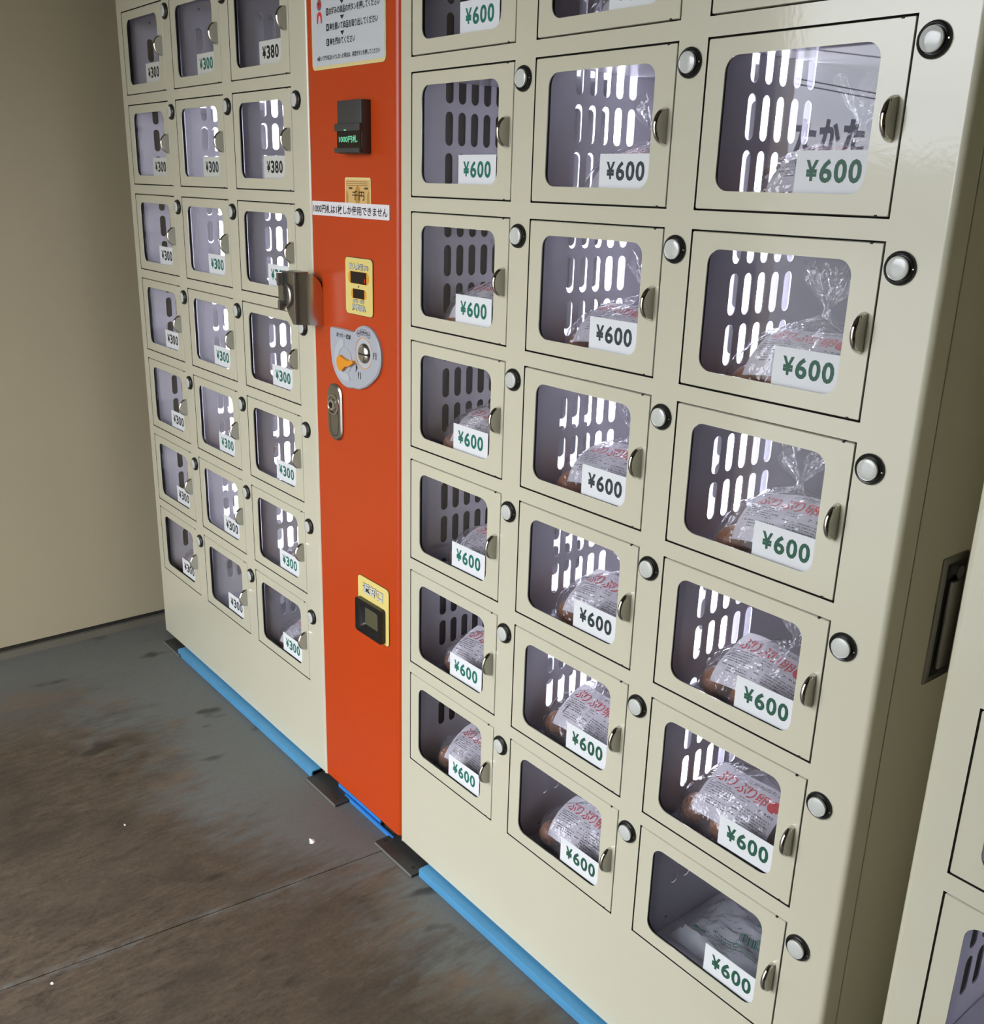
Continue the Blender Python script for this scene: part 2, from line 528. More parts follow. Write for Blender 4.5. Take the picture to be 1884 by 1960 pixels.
def door_mesh():
    mb = MB()
    seg = 6
    outer = rrect(0, DW, -DH, 0, 0.0022, seg)
    rim = rrect(0.0007, DW - 0.0007, -DH + 0.0007, -0.0007, 0.0020, seg)
    inner = rrect(WIN[0], WIN[1], WIN[2], WIN[3], 0.0165, seg)
    ring_faces(mb, rim, inner, 0.0)
    k = len(outer)
    mb.add([(p[0], 0.0, p[1]) for p in rim] + [(p[0], 0.0009, p[1]) for p in outer], [(i, (i + 1) % k, (i + 1) % k + k, i + k) for i in range(k)], 0, True)
    wall_faces(mb, outer, 0.0009, 0.012)
    wall_faces(mb, inner, 0.0, 0.0016, 0)
    for zc in (-0.0006, -DH + 0.0006):
        mb.box(DW - 0.0150, DW - 0.0118, -0.0003, 0.004, zc - 0.0010, zc + 0.0010, 1)
    # back skin of the sheet with the dark rubber glazing strip behind it
    back_in = rrect(WIN[0], WIN[1], WIN[2], WIN[3], 0.0165, seg)
    back_out = rrect(WIN[0] - 0.003, WIN[1] + 0.003, WIN[2] - 0.003, WIN[3] + 0.003, 0.018, seg)
    far_out = rrect(WIN[0] - 0.009, WIN[1] + 0.009, WIN[2] - 0.009, WIN[3] + 0.009, 0.018, seg)
    ring_faces(mb, back_out, back_in, 0.0016, 1)
    wall_faces(mb, back_out, 0.0016, PANE_Y - 0.0001, 1)
    ring_faces(mb, far_out, back_out, PANE_Y - 0.0001, 1)
    return mb.mesh('door', 'cream_paint', 'dark_gap')

def pane_mesh():
    mb = MB()
    mb.box(WIN[0] - 0.0079, WIN[1] + 0.0079, PANE_Y, PANE_Y + 0.0025, WIN[2] - 0.0079, WIN[3] + 0.0079)
    return mb.mesh('window_pane', 'pane_clear')

def gap_shade_mesh():  # near-black ring added behind the door gap to keep it dark
    mb = MB()
    a, b = 0.006, 0.0065
    o = [(-a, -DH - a), (DW + a, -DH - a), (DW + a, a), (-a, a)]
    i_ = [(b, -DH + b), (DW - b, -DH + b), (DW - b, -b), (b, -b)]
    ring_faces(mb, o, i_, 0.0125)
    ring_faces(mb, o, i_, 0.0150)
    wall_faces(mb, i_, 0.0125, 0.0150)
    wall_faces(mb, o, 0.0125, 0.0150)
    return mb.mesh('gap_shade_ring', 'dark_gap')

def handle_mesh():
    """half-disc finger tab standing out of the door (origin at its middle on the door face)."""
    mb = MB()
    R, T = 0.0212, 0.0032
    seg = 18
    prof = [(-T, 0.0), (-T, 0.90), (-T * 0.6, 0.975), (0, 1.0), (T * 0.6, 0.975), (T, 0.90), (T, 0.0)]
    arc = [(-math.cos(t), math.sin(t)) for t in [math.pi * i / seg - math.pi / 2 for i in range(seg + 1)]]
    vs = []
    for ca, sa in arc:
        for x, k in prof:
            vs.append((x, ca * R * k * 0.95, sa * R * k))
    n = len(prof)
    fs = []
    for j in range(seg):
        for i in range(n - 1):
            fs.append((j * n + i, j * n + i + 1, (j + 1) * n + i + 1, (j + 1) * n + i))
    mb.add(vs, fs, 0, True)
    me = mb.mesh('handle', 'chrome', 'satin_metal')
    for p in me.polygons:
        if abs(p.normal.x) > 0.999:
            p.use_smooth = False
            p.material_index = 1
    return me

def bezel_mesh():
    mb = MB()
    mb.lathe([(0.0162, 0.0), (0.0164, -0.0016), (0.0158, -0.0034), (0.0146, -0.0042), (0.0132, -0.0036), (0.0126, -0.0020), (0.0001, -0.0020)], 0, 0, close=True)
    mb.box(0.0146, 0.0158, -0.0042, -0.0034, -0.0006, 0.0006, 1)
    return mb.mesh('button_bezel', 'black_plastic', 'lens_ring')

def lens_mesh():
    mb = MB()
    mb.lathe([(0.0117, -0.0018), (0.0117, -0.0060), (0.0112, -0.0068)], 0, 0, 1, close=False)
    mb.lathe([(0.0112, -0.0068), (0.0106, -0.0066), (0.0100, -0.0069), (0.0060, -0.0074), (0.0005, -0.0076)], 0, 0, 0, close=True)
    return mb.mesh('button_lens', 'lens_white', 'lens_ring')

ME_DOOR, ME_PANE, ME_GAP_SHADE = door_mesh(), pane_mesh(), gap_shade_mesh()
ME_HANDLE, ME_BEZEL, ME_LENS = handle_mesh(), bezel_mesh(), lens_mesh()

def tag_mesh(white):
    mb = MB()
    mb.prism([(0.1235, -0.1572), (0.2112, -0.1572), (0.2112, -0.1148), (0.1235, -0.1148)], PANE_Y - 0.0007, PANE_Y - 0.0001)
    return mb.mesh('price_tag', white)
ME_TAG = {'w': tag_mesh('tag_white'), 'g': tag_mesh('tag_grey')}

def price_mesh(s, ink, bold=0.030):
    mb = MB()
    y = PANE_Y - 0.0009
    letters(mb, '¥', 0.1358, 0.1502, -0.1445, -0.1240, y, 0, bold + 0.002)
    for i, ch in enumerate(s):
        x = 0.1525 + i * 0.0165
        letters(mb, ch, x, x + 0.0145, -0.1462, -0.1232, y, 0, bold)
    return mb.mesh('price_lettering', ink)
ME_PRICE = {}
def price(s, ink):
    if (s, ink) not in ME_PRICE:
        ME_PRICE[(s, ink)] = price_mesh(s, ink)
    return ME_PRICE[(s, ink)]

SLOT_W, SLOT_H = 0.0148, 0.0500
def side_panel_mesh(first, pitch, n=5, hole=False):
    """liner side sheet in the local y-z plane (x=0) with ventilation slots; z measured from the top door edge."""
    mb = MB()
    D0, D1 = 0.0155, 0.335
    zt, zb = 0.012, -6 * ROW - 0.215
    cell_w, cell_h = pitch, 0.0605
    ys = [first + (i - 0.5) * pitch for i in range(n + 1)]
    rows = []
    for r in range(7):
        cs = (-0.0132, -0.0745, -0.1352)
        if r == 0:
            cs = (-0.0745, -0.1352)
        if r == 6:
            cs = (-0.0380, -0.0985)
        for c in cs:
            rows.append(-r * ROW + c)
    rows.sort(reverse=True)
    # plain bands before and after the slot field
    mb.add([(0, D0, zb), (0, ys[0], zb), (0, ys[0], zt), (0, D0, zt)], [(0, 1, 2, 3)])
    mb.add([(0, ys[-1], zb), (0, D1, zb), (0, D1, zt), (0, ys[-1], zt)], [(0, 1, 2, 3)])
    prev = zt
    for c in rows:
        top = c + cell_h / 2 - 0.0002
        if prev - top > 1e-5:
            mb.add([(0, ys[0], top), (0, ys[-1], top), (0, ys[-1], prev), (0, ys[0], prev)], [(0, 1, 2, 3)])
        prev = c - cell_h / 2
        for i in range(n):
            y0, y1 = ys[i], ys[i + 1]
            yc = (y0 + y1) / 2
            loop, outl = [], []
            sg = 6
            for k in range(sg + 1):
                a = math.pi * k / sg
                loop.append((yc + SLOT_W / 2 * math.cos(a), c + SLOT_H / 2 - SLOT_W / 2 + SLOT_W / 2 * math.sin(a)))
                outl.append((y1 + (y0 - y1) * k / sg, top))
            for k in range(sg + 1):
                a = math.pi + math.pi * k / sg
                loop.append((yc + SLOT_W / 2 * math.cos(a), c - SLOT_H / 2 + SLOT_W / 2 + SLOT_W / 2 * math.sin(a)))
                outl.append((y0 + (y1 - y0) * k / sg, prev))
            k = len(loop)
            mb.add([(0, *p) for p in outl] + [(0, *p) for p in loop], [(j, (j + 1) % k, (j + 1) % k + k, j + k) for j in range(k)])
            mb.add([(0, *p) for p in loop] + [(-0.0016, *p) for p in loop], [(j, (j + 1) % k, (j + 1) % k + k, j + k) for j in range(k)], 0, True)
    mb.add([(0, ys[0], zb), (0, ys[-1], zb), (0, ys[-1], prev), (0, ys[0], prev)], [(0, 1, 2, 3)])
    # fixing screws at the ends
    for z in (-0.0145, -6 * ROW - 0.178):
        vs = [(0.0006, 0.062 + 0.0022 * math.cos(t * math.pi / 4), z + 0.0022 * math.sin(t * math.pi / 4)) for t in range(8)]
        mb.add(vs, [tuple(range(8))], 1)
    return mb.mesh('liner_side', 'liner_paint', 'ink_grey')

def machine(name, label, x0, y0, first_door, slots, tube_y, prices, inks, tags, tag_dx, lamps=True):
    """a three-column, seven-row locker vending machine; x0..x1 outer width, y0 front plane."""
    x1 = x0 + 0.9065
    root = thing(name, label, 'vending machine', (0, y0, 0))
    doors_x = [first_door + PITCH * i for i in range(3)]
    g = 0.0019
    # front face with the door openings
    xs = sorted({x0 + 0.0065, x1 - 0.0065} | {d - g for d in doors_x} | {d + DW + g for d in doors_x})
    zs = {BOT + 0.004, TOP - 0.004}
    for r in range(7):
        zs |= {Z0 - r * ROW + g, Z0 - r * ROW - DH - g}
    zs = sorted(zs)
    mb = MB()
    solid = {}
    for i in range(len(xs) - 1):
        for j in range(len(zs) - 1):
            cx, cz = (xs[i] + xs[i + 1]) / 2, (zs[j] + zs[j + 1]) / 2
            hole = any(d - g < cx < d + DW + g for d in doors_x) and any(Z0 - r * ROW - DH - g < cz < Z0 - r * ROW + g for r in range(7))
            solid[i, j] = not hole
            if not hole:
                mb.add([(xs[i], 0, zs[j]), (xs[i + 1], 0, zs[j]), (xs[i + 1], 0, zs[j + 1]), (xs[i], 0, zs[j + 1])], [(0, 1, 2, 3)])
            else:
                a, b, c, d = xs[i], xs[i + 1], zs[j], zs[j + 1]
                mb.add([(a, 0, c), (b, 0, c), (b, 0, d), (a, 0, d), (a, .0125, c), (b, .0125, c), (b, .0125, d), (a, .0125, d)],
                       [(0, 1, 5, 4), (1, 2, 6, 5), (2, 3, 7, 6), (3, 0, 4, 7)], 1)  # gap shade put into the colour of the cut faces
    # rounded vertical edges and the folded returns
    R = 0.0065
    for s, xe in ((-1, x0), (1, x1)):
        pr = [(xe - s * (R - R * math.sin(t)), R - R * math.cos(t)) for t in [math.pi / 2 * k / 6 for k in range(7)]] + [(xe, R + 0.0015), (xe, 0.033)]
        vs = [(px, py, z) for z in (BOT, TOP) for px, py in pr]
        k = len(pr)
        mb.add(vs, [(i, i + 1, i + 1 + k, i + k) for i in range(k - 1)], 0, True)
    # bottom and top roll
    for z, s in ((BOT, -1), (TOP, 1)):
        pr = [(0.0, z - s * 0.004), (0.0012, z - s * 0.0012), (0.004, z), (0.033, z)]
        vs = [(x, py, pz) for x in (x0 + R * 0.4, x1 - R * 0.4) for py, pz in pr]
        mb.add(vs, [(i, i + 1, i + 5, i + 4) for i in range(3)], 0, True)
    put('front_frame', mb.mesh('front_frame', 'cream_paint', 'dark_gap'), root)
    # cabinet body behind the front: open shell
    bd = MB()
    t = 0.010
    bd.bevel_box(x0, x0 + t, 0.0365, DEPTH, BOT + 0.002, TOP - 0.002, 0.0035)
    bd.bevel_box(x1 - t, x1, 0.0365, DEPTH, BOT + 0.002, TOP - 0.002, 0.0035)
    bd.box(x0 + t, x1 - t, DEPTH - t, DEPTH, BOT + 0.002, TOP - 0.002)
    bd.box(x0 + t, x1 - t, 0.016, DEPTH - t, BOT + 0.002, BOT + 0.012)
    bd.box(x0 + t, x1 - t, 0.016, DEPTH - t, TOP - 0.012, TOP - 0.002)
    bd.box(x0 + 0.004, x0 + 0.008, 0.030, 0.040, BOT + .004, TOP - .004, 1)
    bd.box(x1 - 0.008, x1 - 0.004, 0.030, 0.040, BOT + .004, TOP - .004, 1)
    for xa in (x0 + t, x1 - t - 0.002):
        put('cavity_shade_sheet', MB().box(xa, xa + 0.002, 0.016, DEPTH - t, BOT + 0.013, TOP - 0.013).mesh('cavity_shade_sheet', 'cavity_shade_grey'), root)  # dark sheet added to read as shade behind the slots
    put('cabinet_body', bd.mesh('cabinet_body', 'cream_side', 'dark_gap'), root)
    # levelling feet
    for fx in (x0 + 0.06, x1 - 0.06):
        for fy in (0.06, DEPTH - 0.07):
            ft = MB()
            ft.v += []
            ft.tube((fx, fy, 0.0062), (fx, fy, 0.0142), 0.017, 0, 14)
            ft.tube((fx, fy, 0.0142), (fx, fy, BOT + 0.006), 0.006, 0, 10)
            put('levelling_foot', ft.mesh('levelling_foot', 'worn_steel'), root)
    for c, dx in enumerate(doors_x):
        # compartment liners
        wl_, wr_ = dx + 0.008, dx + DW - 0.006
        first, pitch = slots[c]
        sp = side_panel_mesh(first, pitch)
        put('liner_side', sp, root, (wl_, 0, Z0))
        nb = slots[min(2, c + 1)]
        spr = put('liner_side', side_panel_mesh(nb[0], nb[1]), root, (wr_, 0, Z0))
        spr.scale = (-1, 1, 1)
        bk = MB().box(wl_ - 0.004, wr_ + 0.004, 0.3355, 0.3375, Z0 - 6 * ROW - 0.215, Z0 + 0.012)
        put('liner_back', bk.mesh('liner_back', 'liner_paint'), root)
        for r in range(8):
            z = Z0 - r * ROW + 0.0045
            if r == 0:
                z = Z0 + 0.008
            if r == 7:
                z = Z0 - 6 * ROW - 0.198
            z_b = z - 0.012
            sh = MB().box(wl_ + 0.0008, wr_ - 0.0008, 0.0152, 0.3350, z_b + (0.0 if r else 0.008), z)
            put('shelf', sh.mesh('shelf', 'liner_paint'), root)
    if lamps:
        for c in (0, 1):
            tx = (doors_x[c] + DW + doors_x[c + 1]) / 2
            lm = MB()
            ty = tube_y[c]
            lm.tube((tx, ty, Z0 - 6 * ROW - 0.06), (tx, ty, Z0 - 0.145), 0.0135, 0, 16)
            lm.tube((tx, ty, Z0 - 6 * ROW - 0.09), (tx, ty, Z0 - 6 * ROW - 0.06), 0.0137, 1, 16)
            lm.tube((tx, ty, Z0 - 0.145), (tx, ty, Z0 - 0.115), 0.0137, 1, 16)
            lo = put('light_tube', lm.mesh('light_tube', 'tube_light', 'tube_cap'), root)
            lo['label'] = 'glowing white light tube between two compartment columns'
    rnd = random.Random(int(x0 * 100) + 500)
    for c, dx in enumerate(doors_x):
        for r in range(7):
            d = put('door', ME_DOOR, root, (dx, 0, Z0 - r * ROW))
            put('gap_shade_ring', ME_GAP_SHADE, d)
            put('window_pane', ME_PANE, d)
            put('handle', ME_HANDLE, d, (0.2298, 0.0, -0.0873))
            p = prices[c][r]
            if p:
                ox, oz = tag_dx[c] + rnd.uniform(-0.0015, 0.0006), rnd.uniform(-0.0015, 0.0006)
                put('price_tag', ME_TAG[tags[c][r]], d, (ox, 0, oz))
                put('price_lettering', price(p, inks[c][r]), d, (ox, 0, oz))
            b = put('button_bezel', ME_BEZEL, root, (dx + BTN[0], 0, Z0 - r * ROW + BTN[1]))
            put('button_lens', ME_LENS, b)
    return root, doors_x

G, DG, SL, BK = 'ink_green', 'ink_deep_green', 'ink_slate', 'ink_black'
LX = -1.2263
L_ROOT, L_DOORS = machine('locker_vending_machine',
    'cream locker vending machine with yen 300 and 380 doors against the wall', LX, 0.0, -1.1898,
    [(0.0605, 0.0252), (0.0598, 0.0252), (0.0612, 0.0252)], (0.110, 0.110),
    [['300'] * 7, ['300'] * 7, ['380', '380'] + ['300'] * 5],
    [[BK] * 7, [G, SL] + [G] * 3 + [SL, SL], [BK, BK] + [G] * 5],
    [['g', 'g', 'w', 'w', 'w', 'w', 'w'], ['g', 'g', 'w', 'w', 'w', 'w', 'w'], ['g', 'g', 'w', 'w', 'w', 'w', 'w']], (-0.0125, -0.0135, -0.0135))
R_ROOT, R_DOORS = machine('locker_vending_machine',
    'cream locker vending machine with yen 600 doors right of the orange unit', -0.0342, 0.0, -0.0002,
    [(0.0650, 0.0250), (0.0722, 0.0254), (0.0739, 0.0269)], (0.172, 0.157),
    [['600'] * 7, ['600'] * 7, ['600'] * 7],
    [[G] * 7, [SL] * 5 + [DG, DG], [DG] * 7],
    [['w'] * 7, ['w'] * 7, ['w'] * 7], (-0.0140, -0.0040, 0.0))
T_Y = -0.059
T_ROOT, T_DOORS = machine('locker_vending_machine',
    'cream locker vending machine cut off by the right edge, standing slightly forward', 0.966, T_Y, 1.0045,
    [(0.0739, 0.0269)] * 3, (0.157, 0.157),
    [['600'] * 7] * 3, [[DG] * 7] * 3, [['w'] * 7] * 3, (0.0, 0.0, 0.0))
# flush swing handle on the right flank of the yen-600 machine
XR = -0.0342 + 0.9065
mb = MB()
def yz_box(mb, xa, xb, ya, yb, za, zb, r, mi=0):
    mb.bevel_box(xa, xb, ya, yb, za, zb, r, mi)
yz_box(mb, XR - 0.004, XR + 0.0025, 0.098, 0.155, Z0 - 0.880, Z0 - 0.728, 0.0022, 0)
hp = put('side_handle_plate', mb.mesh('side_handle_plate', 'lock_steel'), R_ROOT)
hp['label'] = 'dark chrome flush handle plate'
mb = MB()
mb.box(XR + 0.0012, XR + 0.0030, 0.108, 0.150, Z0 - 0.872, Z0 - 0.736)
put('handle_recess', mb.mesh('handle_recess', 'black_plastic'), hp)
mb = MB()
yz_box(mb, XR + 0.003, XR + 0.009, 0.113, 0.137, Z0 - 0.862, Z0 - 0.756, 0.002)
mb.tube((XR + 0.003, 0.130, Z0 - 0.748), (XR + 0.007, 0.130, Z0 - 0.748), 0.008)
put('swing_lever', mb.mesh('swing_lever', 'lock_steel'), hp)

# ---------------------------------------------------------------- orange payment unit
OX0, OX1 = -0.3178, -0.0362
pay = thing('payment_unit', 'tall orange payment column with coin slot and banknote reader between the lockers', 'payment machine')
def zf(z):
    return Z0 + z
mb = MB()
R = 0.011
sec = [(OX0, 0.30), (OX0, 0.002), (OX0 + 0.002, 0.0), (OX0 + 0.004, 0.0), (OX1 - R - 0.002, 0.0)]
sec += [(OX1 - R + R * math.sin(t), R - R * math.cos(t) - 0.0) for t in [math.pi / 2 * k / 7 for k in range(8)]] + [(OX1, R + 0.002), (OX1, 0.30)]
k = len(sec)
zt, zb = TOP, 0.0285
vs = [(x, y, z) for z in (zb, zt) for x, y in sec]
# rounded lower right corner like the folded sheet
mb.add(vs, [(i, i + 1, i + 1 + k, i + k) for i in range(k - 1)], 0, True)
mb.add(vs, [tuple(range(k)), tuple(range(k, 2 * k))], 0)
mb.add([(OX0 + .004, .30, zb), (OX1, .30, zb), (OX1, .30, zt), (OX0 + .004, .30, zt)], [(0, 1, 2, 3)], 0)
put('column_body', mb.mesh('column_body', 'orange_paint'), pay)
mb = MB().box(OX0 + 0.004, OX1 - 0.001, 0.302, DEPTH, 0.0285, TOP)
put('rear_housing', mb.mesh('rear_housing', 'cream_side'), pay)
mb = MB()
for fx in (OX0 + 0.04, OX1 - 0.04):
    for fy in (0.06, 0.50):
        mb.tube((fx, fy, 0.0062), (fx, fy, 0.0285), 0.014)
put('levelling_foot', mb.mesh('levelling_foot', 'worn_steel'), pay)

# instruction sign
mb = MB()
mb.prism(rrect(-0.2972, -0.0685, zf(-0.1790), zf(0.150), 0.009), -0.0022, 0.001)
isign = put('instruction_sign', mb.mesh('instruction_sign', 'sign_cream'), pay)
isign['label'] = 'white instruction sign with yellow border and black Japanese steps'
mb = MB()
mb.prism(rrect(-0.2945, -0.0712, zf(-0.1735), zf(0.147), 0.007), -0.0026, -0.0021)
put('sign_panel', mb.mesh('sign_panel', 'sign_white'), isign)
mb = MB()
ys_ = -0.0029
def step(num, s, zc, xe):
    x = -0.2475
    mb.prism(rrect(x, x + 0.0085, zf(zc - 0.0055), zf(zc + 0.0055), 0.0015, 2), ys_ + 0.0002, ys_ + 0.0004, 0)
    letters(mb, num, x + 0.0025, x + 0.0060, zf(zc - 0.0035), zf(zc + 0.0035), ys_ - 0.0001, 1, 0.03)
    letters(mb, s, x + 0.0105, xe, zf(zc - 0.0058), zf(zc + 0.0058), ys_, 0, 0.022)
step('2', 'お金を入れてください', -0.0690, -0.125)
step('3', 'お好みの商品のボタンを押してください', -0.0925, -0.0835)
step('4', '扉を開いて商品を取り出してください', -0.1160, -0.0890)
step('5', '扉を閉めてください', -0.1385, -0.1565)
letters(mb, '※誤って扉が詰まってしまった場合は、再度ボタンを押してください', -0.2790, -0.0835, zf(-0.1655), zf(-0.1575), ys_, 0, 0.018)
for zc in (-0.0818, -0.1045, -0.1275):
    mb.add([(-0.2025, ys_, zf(zc + 0.003)), (-0.1895, ys_, zf(zc + 0.003)), (-0.1960, ys_, zf(zc - 0.0035))], [(0, 1, 2)], 0)
put('sign_lettering', mb.mesh('sign_lettering', 'ink_black', 'sign_white'), isign)
# little red pictograms beside step three
mb = MB()
def disc(mb, cx, cz, rx, rz, y, mi, n=20, a0=0, a1=360):
    pts = [(cx + rx * math.cos(math.radians(a0 + (a1 - a0) * i / n)), y, zf(cz) + rz * math.sin(math.radians(a0 + (a1 - a0) * i / n))) for i in range(n + (0 if a1 - a0 == 360 else 1))]
    mb.add(pts, [tuple(range(len(pts)))], mi)
disc(mb, -0.2690, -0.0800, 0.0078, 0.0085, ys_, 0)
disc(mb, -0.2690, -0.0795, 0.0060, 0.0058, ys_ - 0.0002, 1)
mb.prism([(-0.2725, zf(-0.0770)), (-0.2655, zf(-0.0770)), (-0.2655, zf(-0.0785)), (-0.2682, zf(-0.0785)), (-0.2682, zf(-0.0835)), (-0.2698, zf(-0.0835)), (-0.2698, zf(-0.0785)), (-0.2725, zf(-0.0785))], ys_ - 0.0004, ys_ - 0.0003, 2)
pts = [(-0.2772, -0.1075)] + [(-0.2690 + 0.0082 * math.cos(math.radians(a)), -0.0985 + 0.0085 * math.sin(math.radians(a))) for a in range(180, -1, -15)] + [(-0.2608, -0.1075), (-0.2640, -0.1085), (-0.2655, -0.1000)] + [(-0.2690 + 0.0032 * math.cos(math.radians(a)), -0.1000 + 0.0040 * math.sin(math.radians(a))) for a in range(0, 181, 30)] + [(-0.2740, -0.1085)]
mb.prism([(a, zf(b)) for a, b in pts], ys_ - 0.0001, ys_ + 0.0001, 1)
put('sign_pictogram', mb.mesh('sign_pictogram', 'ink_grey', 'ink_red', 'ink_black'), isign)

# banknote reader
mb = MB()
BX0, BX1, BY = -0.1925, -0.1168, -0.0180
mb.bevel_box(BX0, BX1, BY, 0.004, zf(-0.3135), zf(-0.2315), 0.0018)
bill = put('banknote_reader', mb.mesh('banknote_reader', 'charcoal_plastic'), pay)
mb = MB()
mb.bevel_box(BX0 - 0.002, BX1 + 0.0005, BY - 0.0045, BY + 0.002, zf(-0.2790), zf(-0.2670), 0.0012)
mb.bevel_box(BX0 - 0.003, BX1 + 0.0002, BY - 0.0050, BY + 0.002, zf(-0.3120), zf(-0.3045), 0.0012)
put('note_lip', mb.mesh('note_lip', 'charcoal_plastic'), bill)
mb = MB().box(BX0 + 0.001, BX1 - 0.001, BY - 0.0012, BY + 0.0005, zf(-0.3045), zf(-0.2790))
scr = put('note_display', mb.mesh('note_display', 'display_black'), bill)
mb = MB()
letters(mb, '1000円札', BX0 + 0.008, BX1 - 0.010, zf(-0.2965), zf(-0.2855), BY - 0.0016, 0, 0.02)
mb.box(BX0 + 0.030, BX0 + 0.036, BY - 0.0052, BY - 0.0046, zf(-0.2785), zf(-0.2765))
o = put('display_lettering', mb.mesh('display_lettering', 'led_green'), bill)
o['label'] = 'glowing green 1000 yen note lettering'
# thousand yen sticker
mb = MB()
mb.prism(rrect(-0.1990, -0.1172, zf(-0.4000), zf(-0.3500), 0.0045), -0.0012, 0.0005)
stk = put('banknote_sticker', mb.mesh('banknote_sticker', 'sign_cream'), pay)
mb = MB()
mb.box(-0.1960, -0.1205, -0.0015, -0.0011, zf(-0.399), zf(-0.3540), 0)
disc(mb, -0.1575, -0.3790, 0.0085, 0.0160, -0.0017, 1)
disc(mb, -0.1945, -0.3850, 0.0070, 0.0140, -0.0017, 1, 12, -90, 90)
disc(mb, -0.1215, -0.3850, 0.0070, 0.0140, -0.0017, 1, 12, 90, 270)
for i in range(3):
    mb.box(-0.1925, -0.1270, -0.0018, -0.0015, zf(-0.3572 - 0.0030 * i), zf(-0.3566 - 0.0030 * i), 2)
letters(mb, '1000', -0.1850, -0.1735, zf(-0.3690), zf(-0.3655), -0.0019, 2, 0.03)
letters(mb, '1000', -0.1365, -0.1250, zf(-0.3690), zf(-0.3655), -0.0019, 2, 0.03)
letters(mb, '千円', -0.1745, -0.1365, zf(-0.3865), zf(-0.3715), -0.0020, 2, 0.012)
put('sticker_print', mb.mesh('sticker_print', 'banknote_tan', 'banknote_deep', 'ink_black'), stk)
# one-note-only strip
mb = MB().box(-0.3110, -0.0605, -0.0023, -0.0013, zf(-0.4150), zf(-0.3912))
mb.box(-0.3110, -0.0605, -0.0013, 0.0005, zf(-0.4150), zf(-0.3912))
strip = put('notice_strip', mb.mesh('notice_strip', 'strip_white'), pay)
mb = MB()
letters(mb, '1000円札は1枚しか使用できません', -0.3065, -0.0655, zf(-0.4108), zf(-0.3960), -0.0026, 0, 0.016)
put('strip_lettering', mb.mesh('strip_lettering', 'ink_black'), strip)

# amount display plate
mb = MB()
mb.prism(rrect(-0.2008, -0.1134, zf(-0.5762), zf(-0.4808), 0.0075), -0.0020, 0.001, 0)
mb.prism(rrect(-0.2018, -0.1124, zf(-0.5772), zf(-0.4798), 0.0085), -0.0008, 0.001, 1)
amt = put('amount_plate', mb.mesh('amount_plate', 'sign_yellow', 'ink_black'), pay)
mb = MB()
mb.prism(rrect(-0.1915, -0.1240, zf(-0.5240), zf(-0.5030), 0.0095), -0.0024, -0.0019, 0)
mb.prism(rrect(-0.1822, -0.1328, zf(-0.5492), zf(-0.5325), 0.0078), -0.0024, -0.0019, 0)
put('display_surround', mb.mesh('display_surround', 'amber'), amt)
mb = MB()
mb.box(-0.1828, -0.1320, -0.0028, -0.0023, zf(-0.5234), zf(-0.5036), 0)
mb.box(-0.1754, -0.1392, -0.0028, -0.0023, zf(-0.5484), zf(-0.5325), 0)
mb.box(-0.1375, -0.1362, -0.0030, -0.0028, zf(-0.5205), zf(-0.5140), 1)
put('amount_display', mb.mesh('amount_display', 'display_black', 'led_red'), amt)
def outlined(mb, s, x0, x1, z0, z1, y, wide=0.060, mid=0.03):
    letters(mb, s, x0 - 0.0008, x1 + 0.0008, zf(z0 - 0.0008), zf(z1 + 0.0008), y, 0, wide)
    letters(mb, s, x0, x1, zf(z0), zf(z1), y - 0.0003, 1, mid)
mb = MB()
outlined(mb, '投入金額', -0.1875, -0.1425, -0.5005, -0.4900, -0.0023)
outlined(mb, '(円)', -0.1390, -0.1262, -0.4990, -0.4925, -0.0023)
put('amount_lettering', mb.mesh('amount_lettering', 'ink_black', 'sign_white'), amt)
mb = MB()
outlined(mb, '釣銭切れ', -0.1790, -0.1360, -0.5700, -0.5585, -0.0023)
outlined(mb, '100円・10円', -0.1760, -0.1420, -0.5555, -0.5510, -0.0023)
put('change_lettering', mb.mesh('change_lettering', 'ink_black', 'sign_white'), amt)
mb = MB().prism([(-0.1605, zf(-0.5272)), (-0.1555, zf(-0.5272)), (-0.1580, zf(-0.5305))], -0.0024, -0.0020)
put('pointer_mark', mb.mesh('pointer_mark', 'ink_black'), amt)

# grey coin plate
outline = [(-0.2520, -0.6083), (-0.2480, -0.6070), (-0.2200, -0.6062), (-0.1900, -0.6062), (-0.1720, -0.6066), (-0.1660, -0.6045)]
outline += [(-0.1345 + 0.0500 * math.cos(math.radians(a)), -0.6420 + 0.0500 * math.sin(math.radians(a))) for a in range(122, -41, -9)]
outline += [(-0.1130, -0.6870), (-0.1330, -0.6990), (-0.1560, -0.7068)]
outline += [(-0.1945 + 0.0580 * math.cos(math.radians(a)), -0.6520 + 0.0580 * math.sin(math.radians(a))) for a in range(285, 189, -8)]
outline += [(-0.2535, -0.6450), (-0.2540, -0.6130)]
mb = MB()
cx = sum(p[0] for p in outline) / len(outline)
cz = sum(p[1] for p in outline) / len(outline)
inn = [(cx + (p[0] - cx) * 0.965, cz + (p[1] - cz) * 0.965) for p in outline]
o2, i2 = [(a, zf(b)) for a, b in outline], [(a, zf(b)) for a, b in inn]
mb.prism(i2, -0.0062, -0.0061)
k = len(o2)
mb.add([(p[0], -0.0062, p[1]) for p in i2] + [(p[0], -0.0042, p[1]) for p in o2], [(i, (i + 1) % k, (i + 1) % k + k, i + k) for i in range(k)], 0, True)
wall_faces(mb, o2, -0.0042, 0.001, 0, True)
coin = put('coin_plate', mb.mesh('coin_plate', 'plate_grey'), pay)
coin['label'] = 'grey coin plate with orange return lever'
mb = MB()
c0, c1 = -0.1370, zf(-0.6395)
mb.lathe([(0.0275, -0.0066), (0.0268, -0.0068), (0.0262, -0.0066)], c0, c1, 1, close=False)
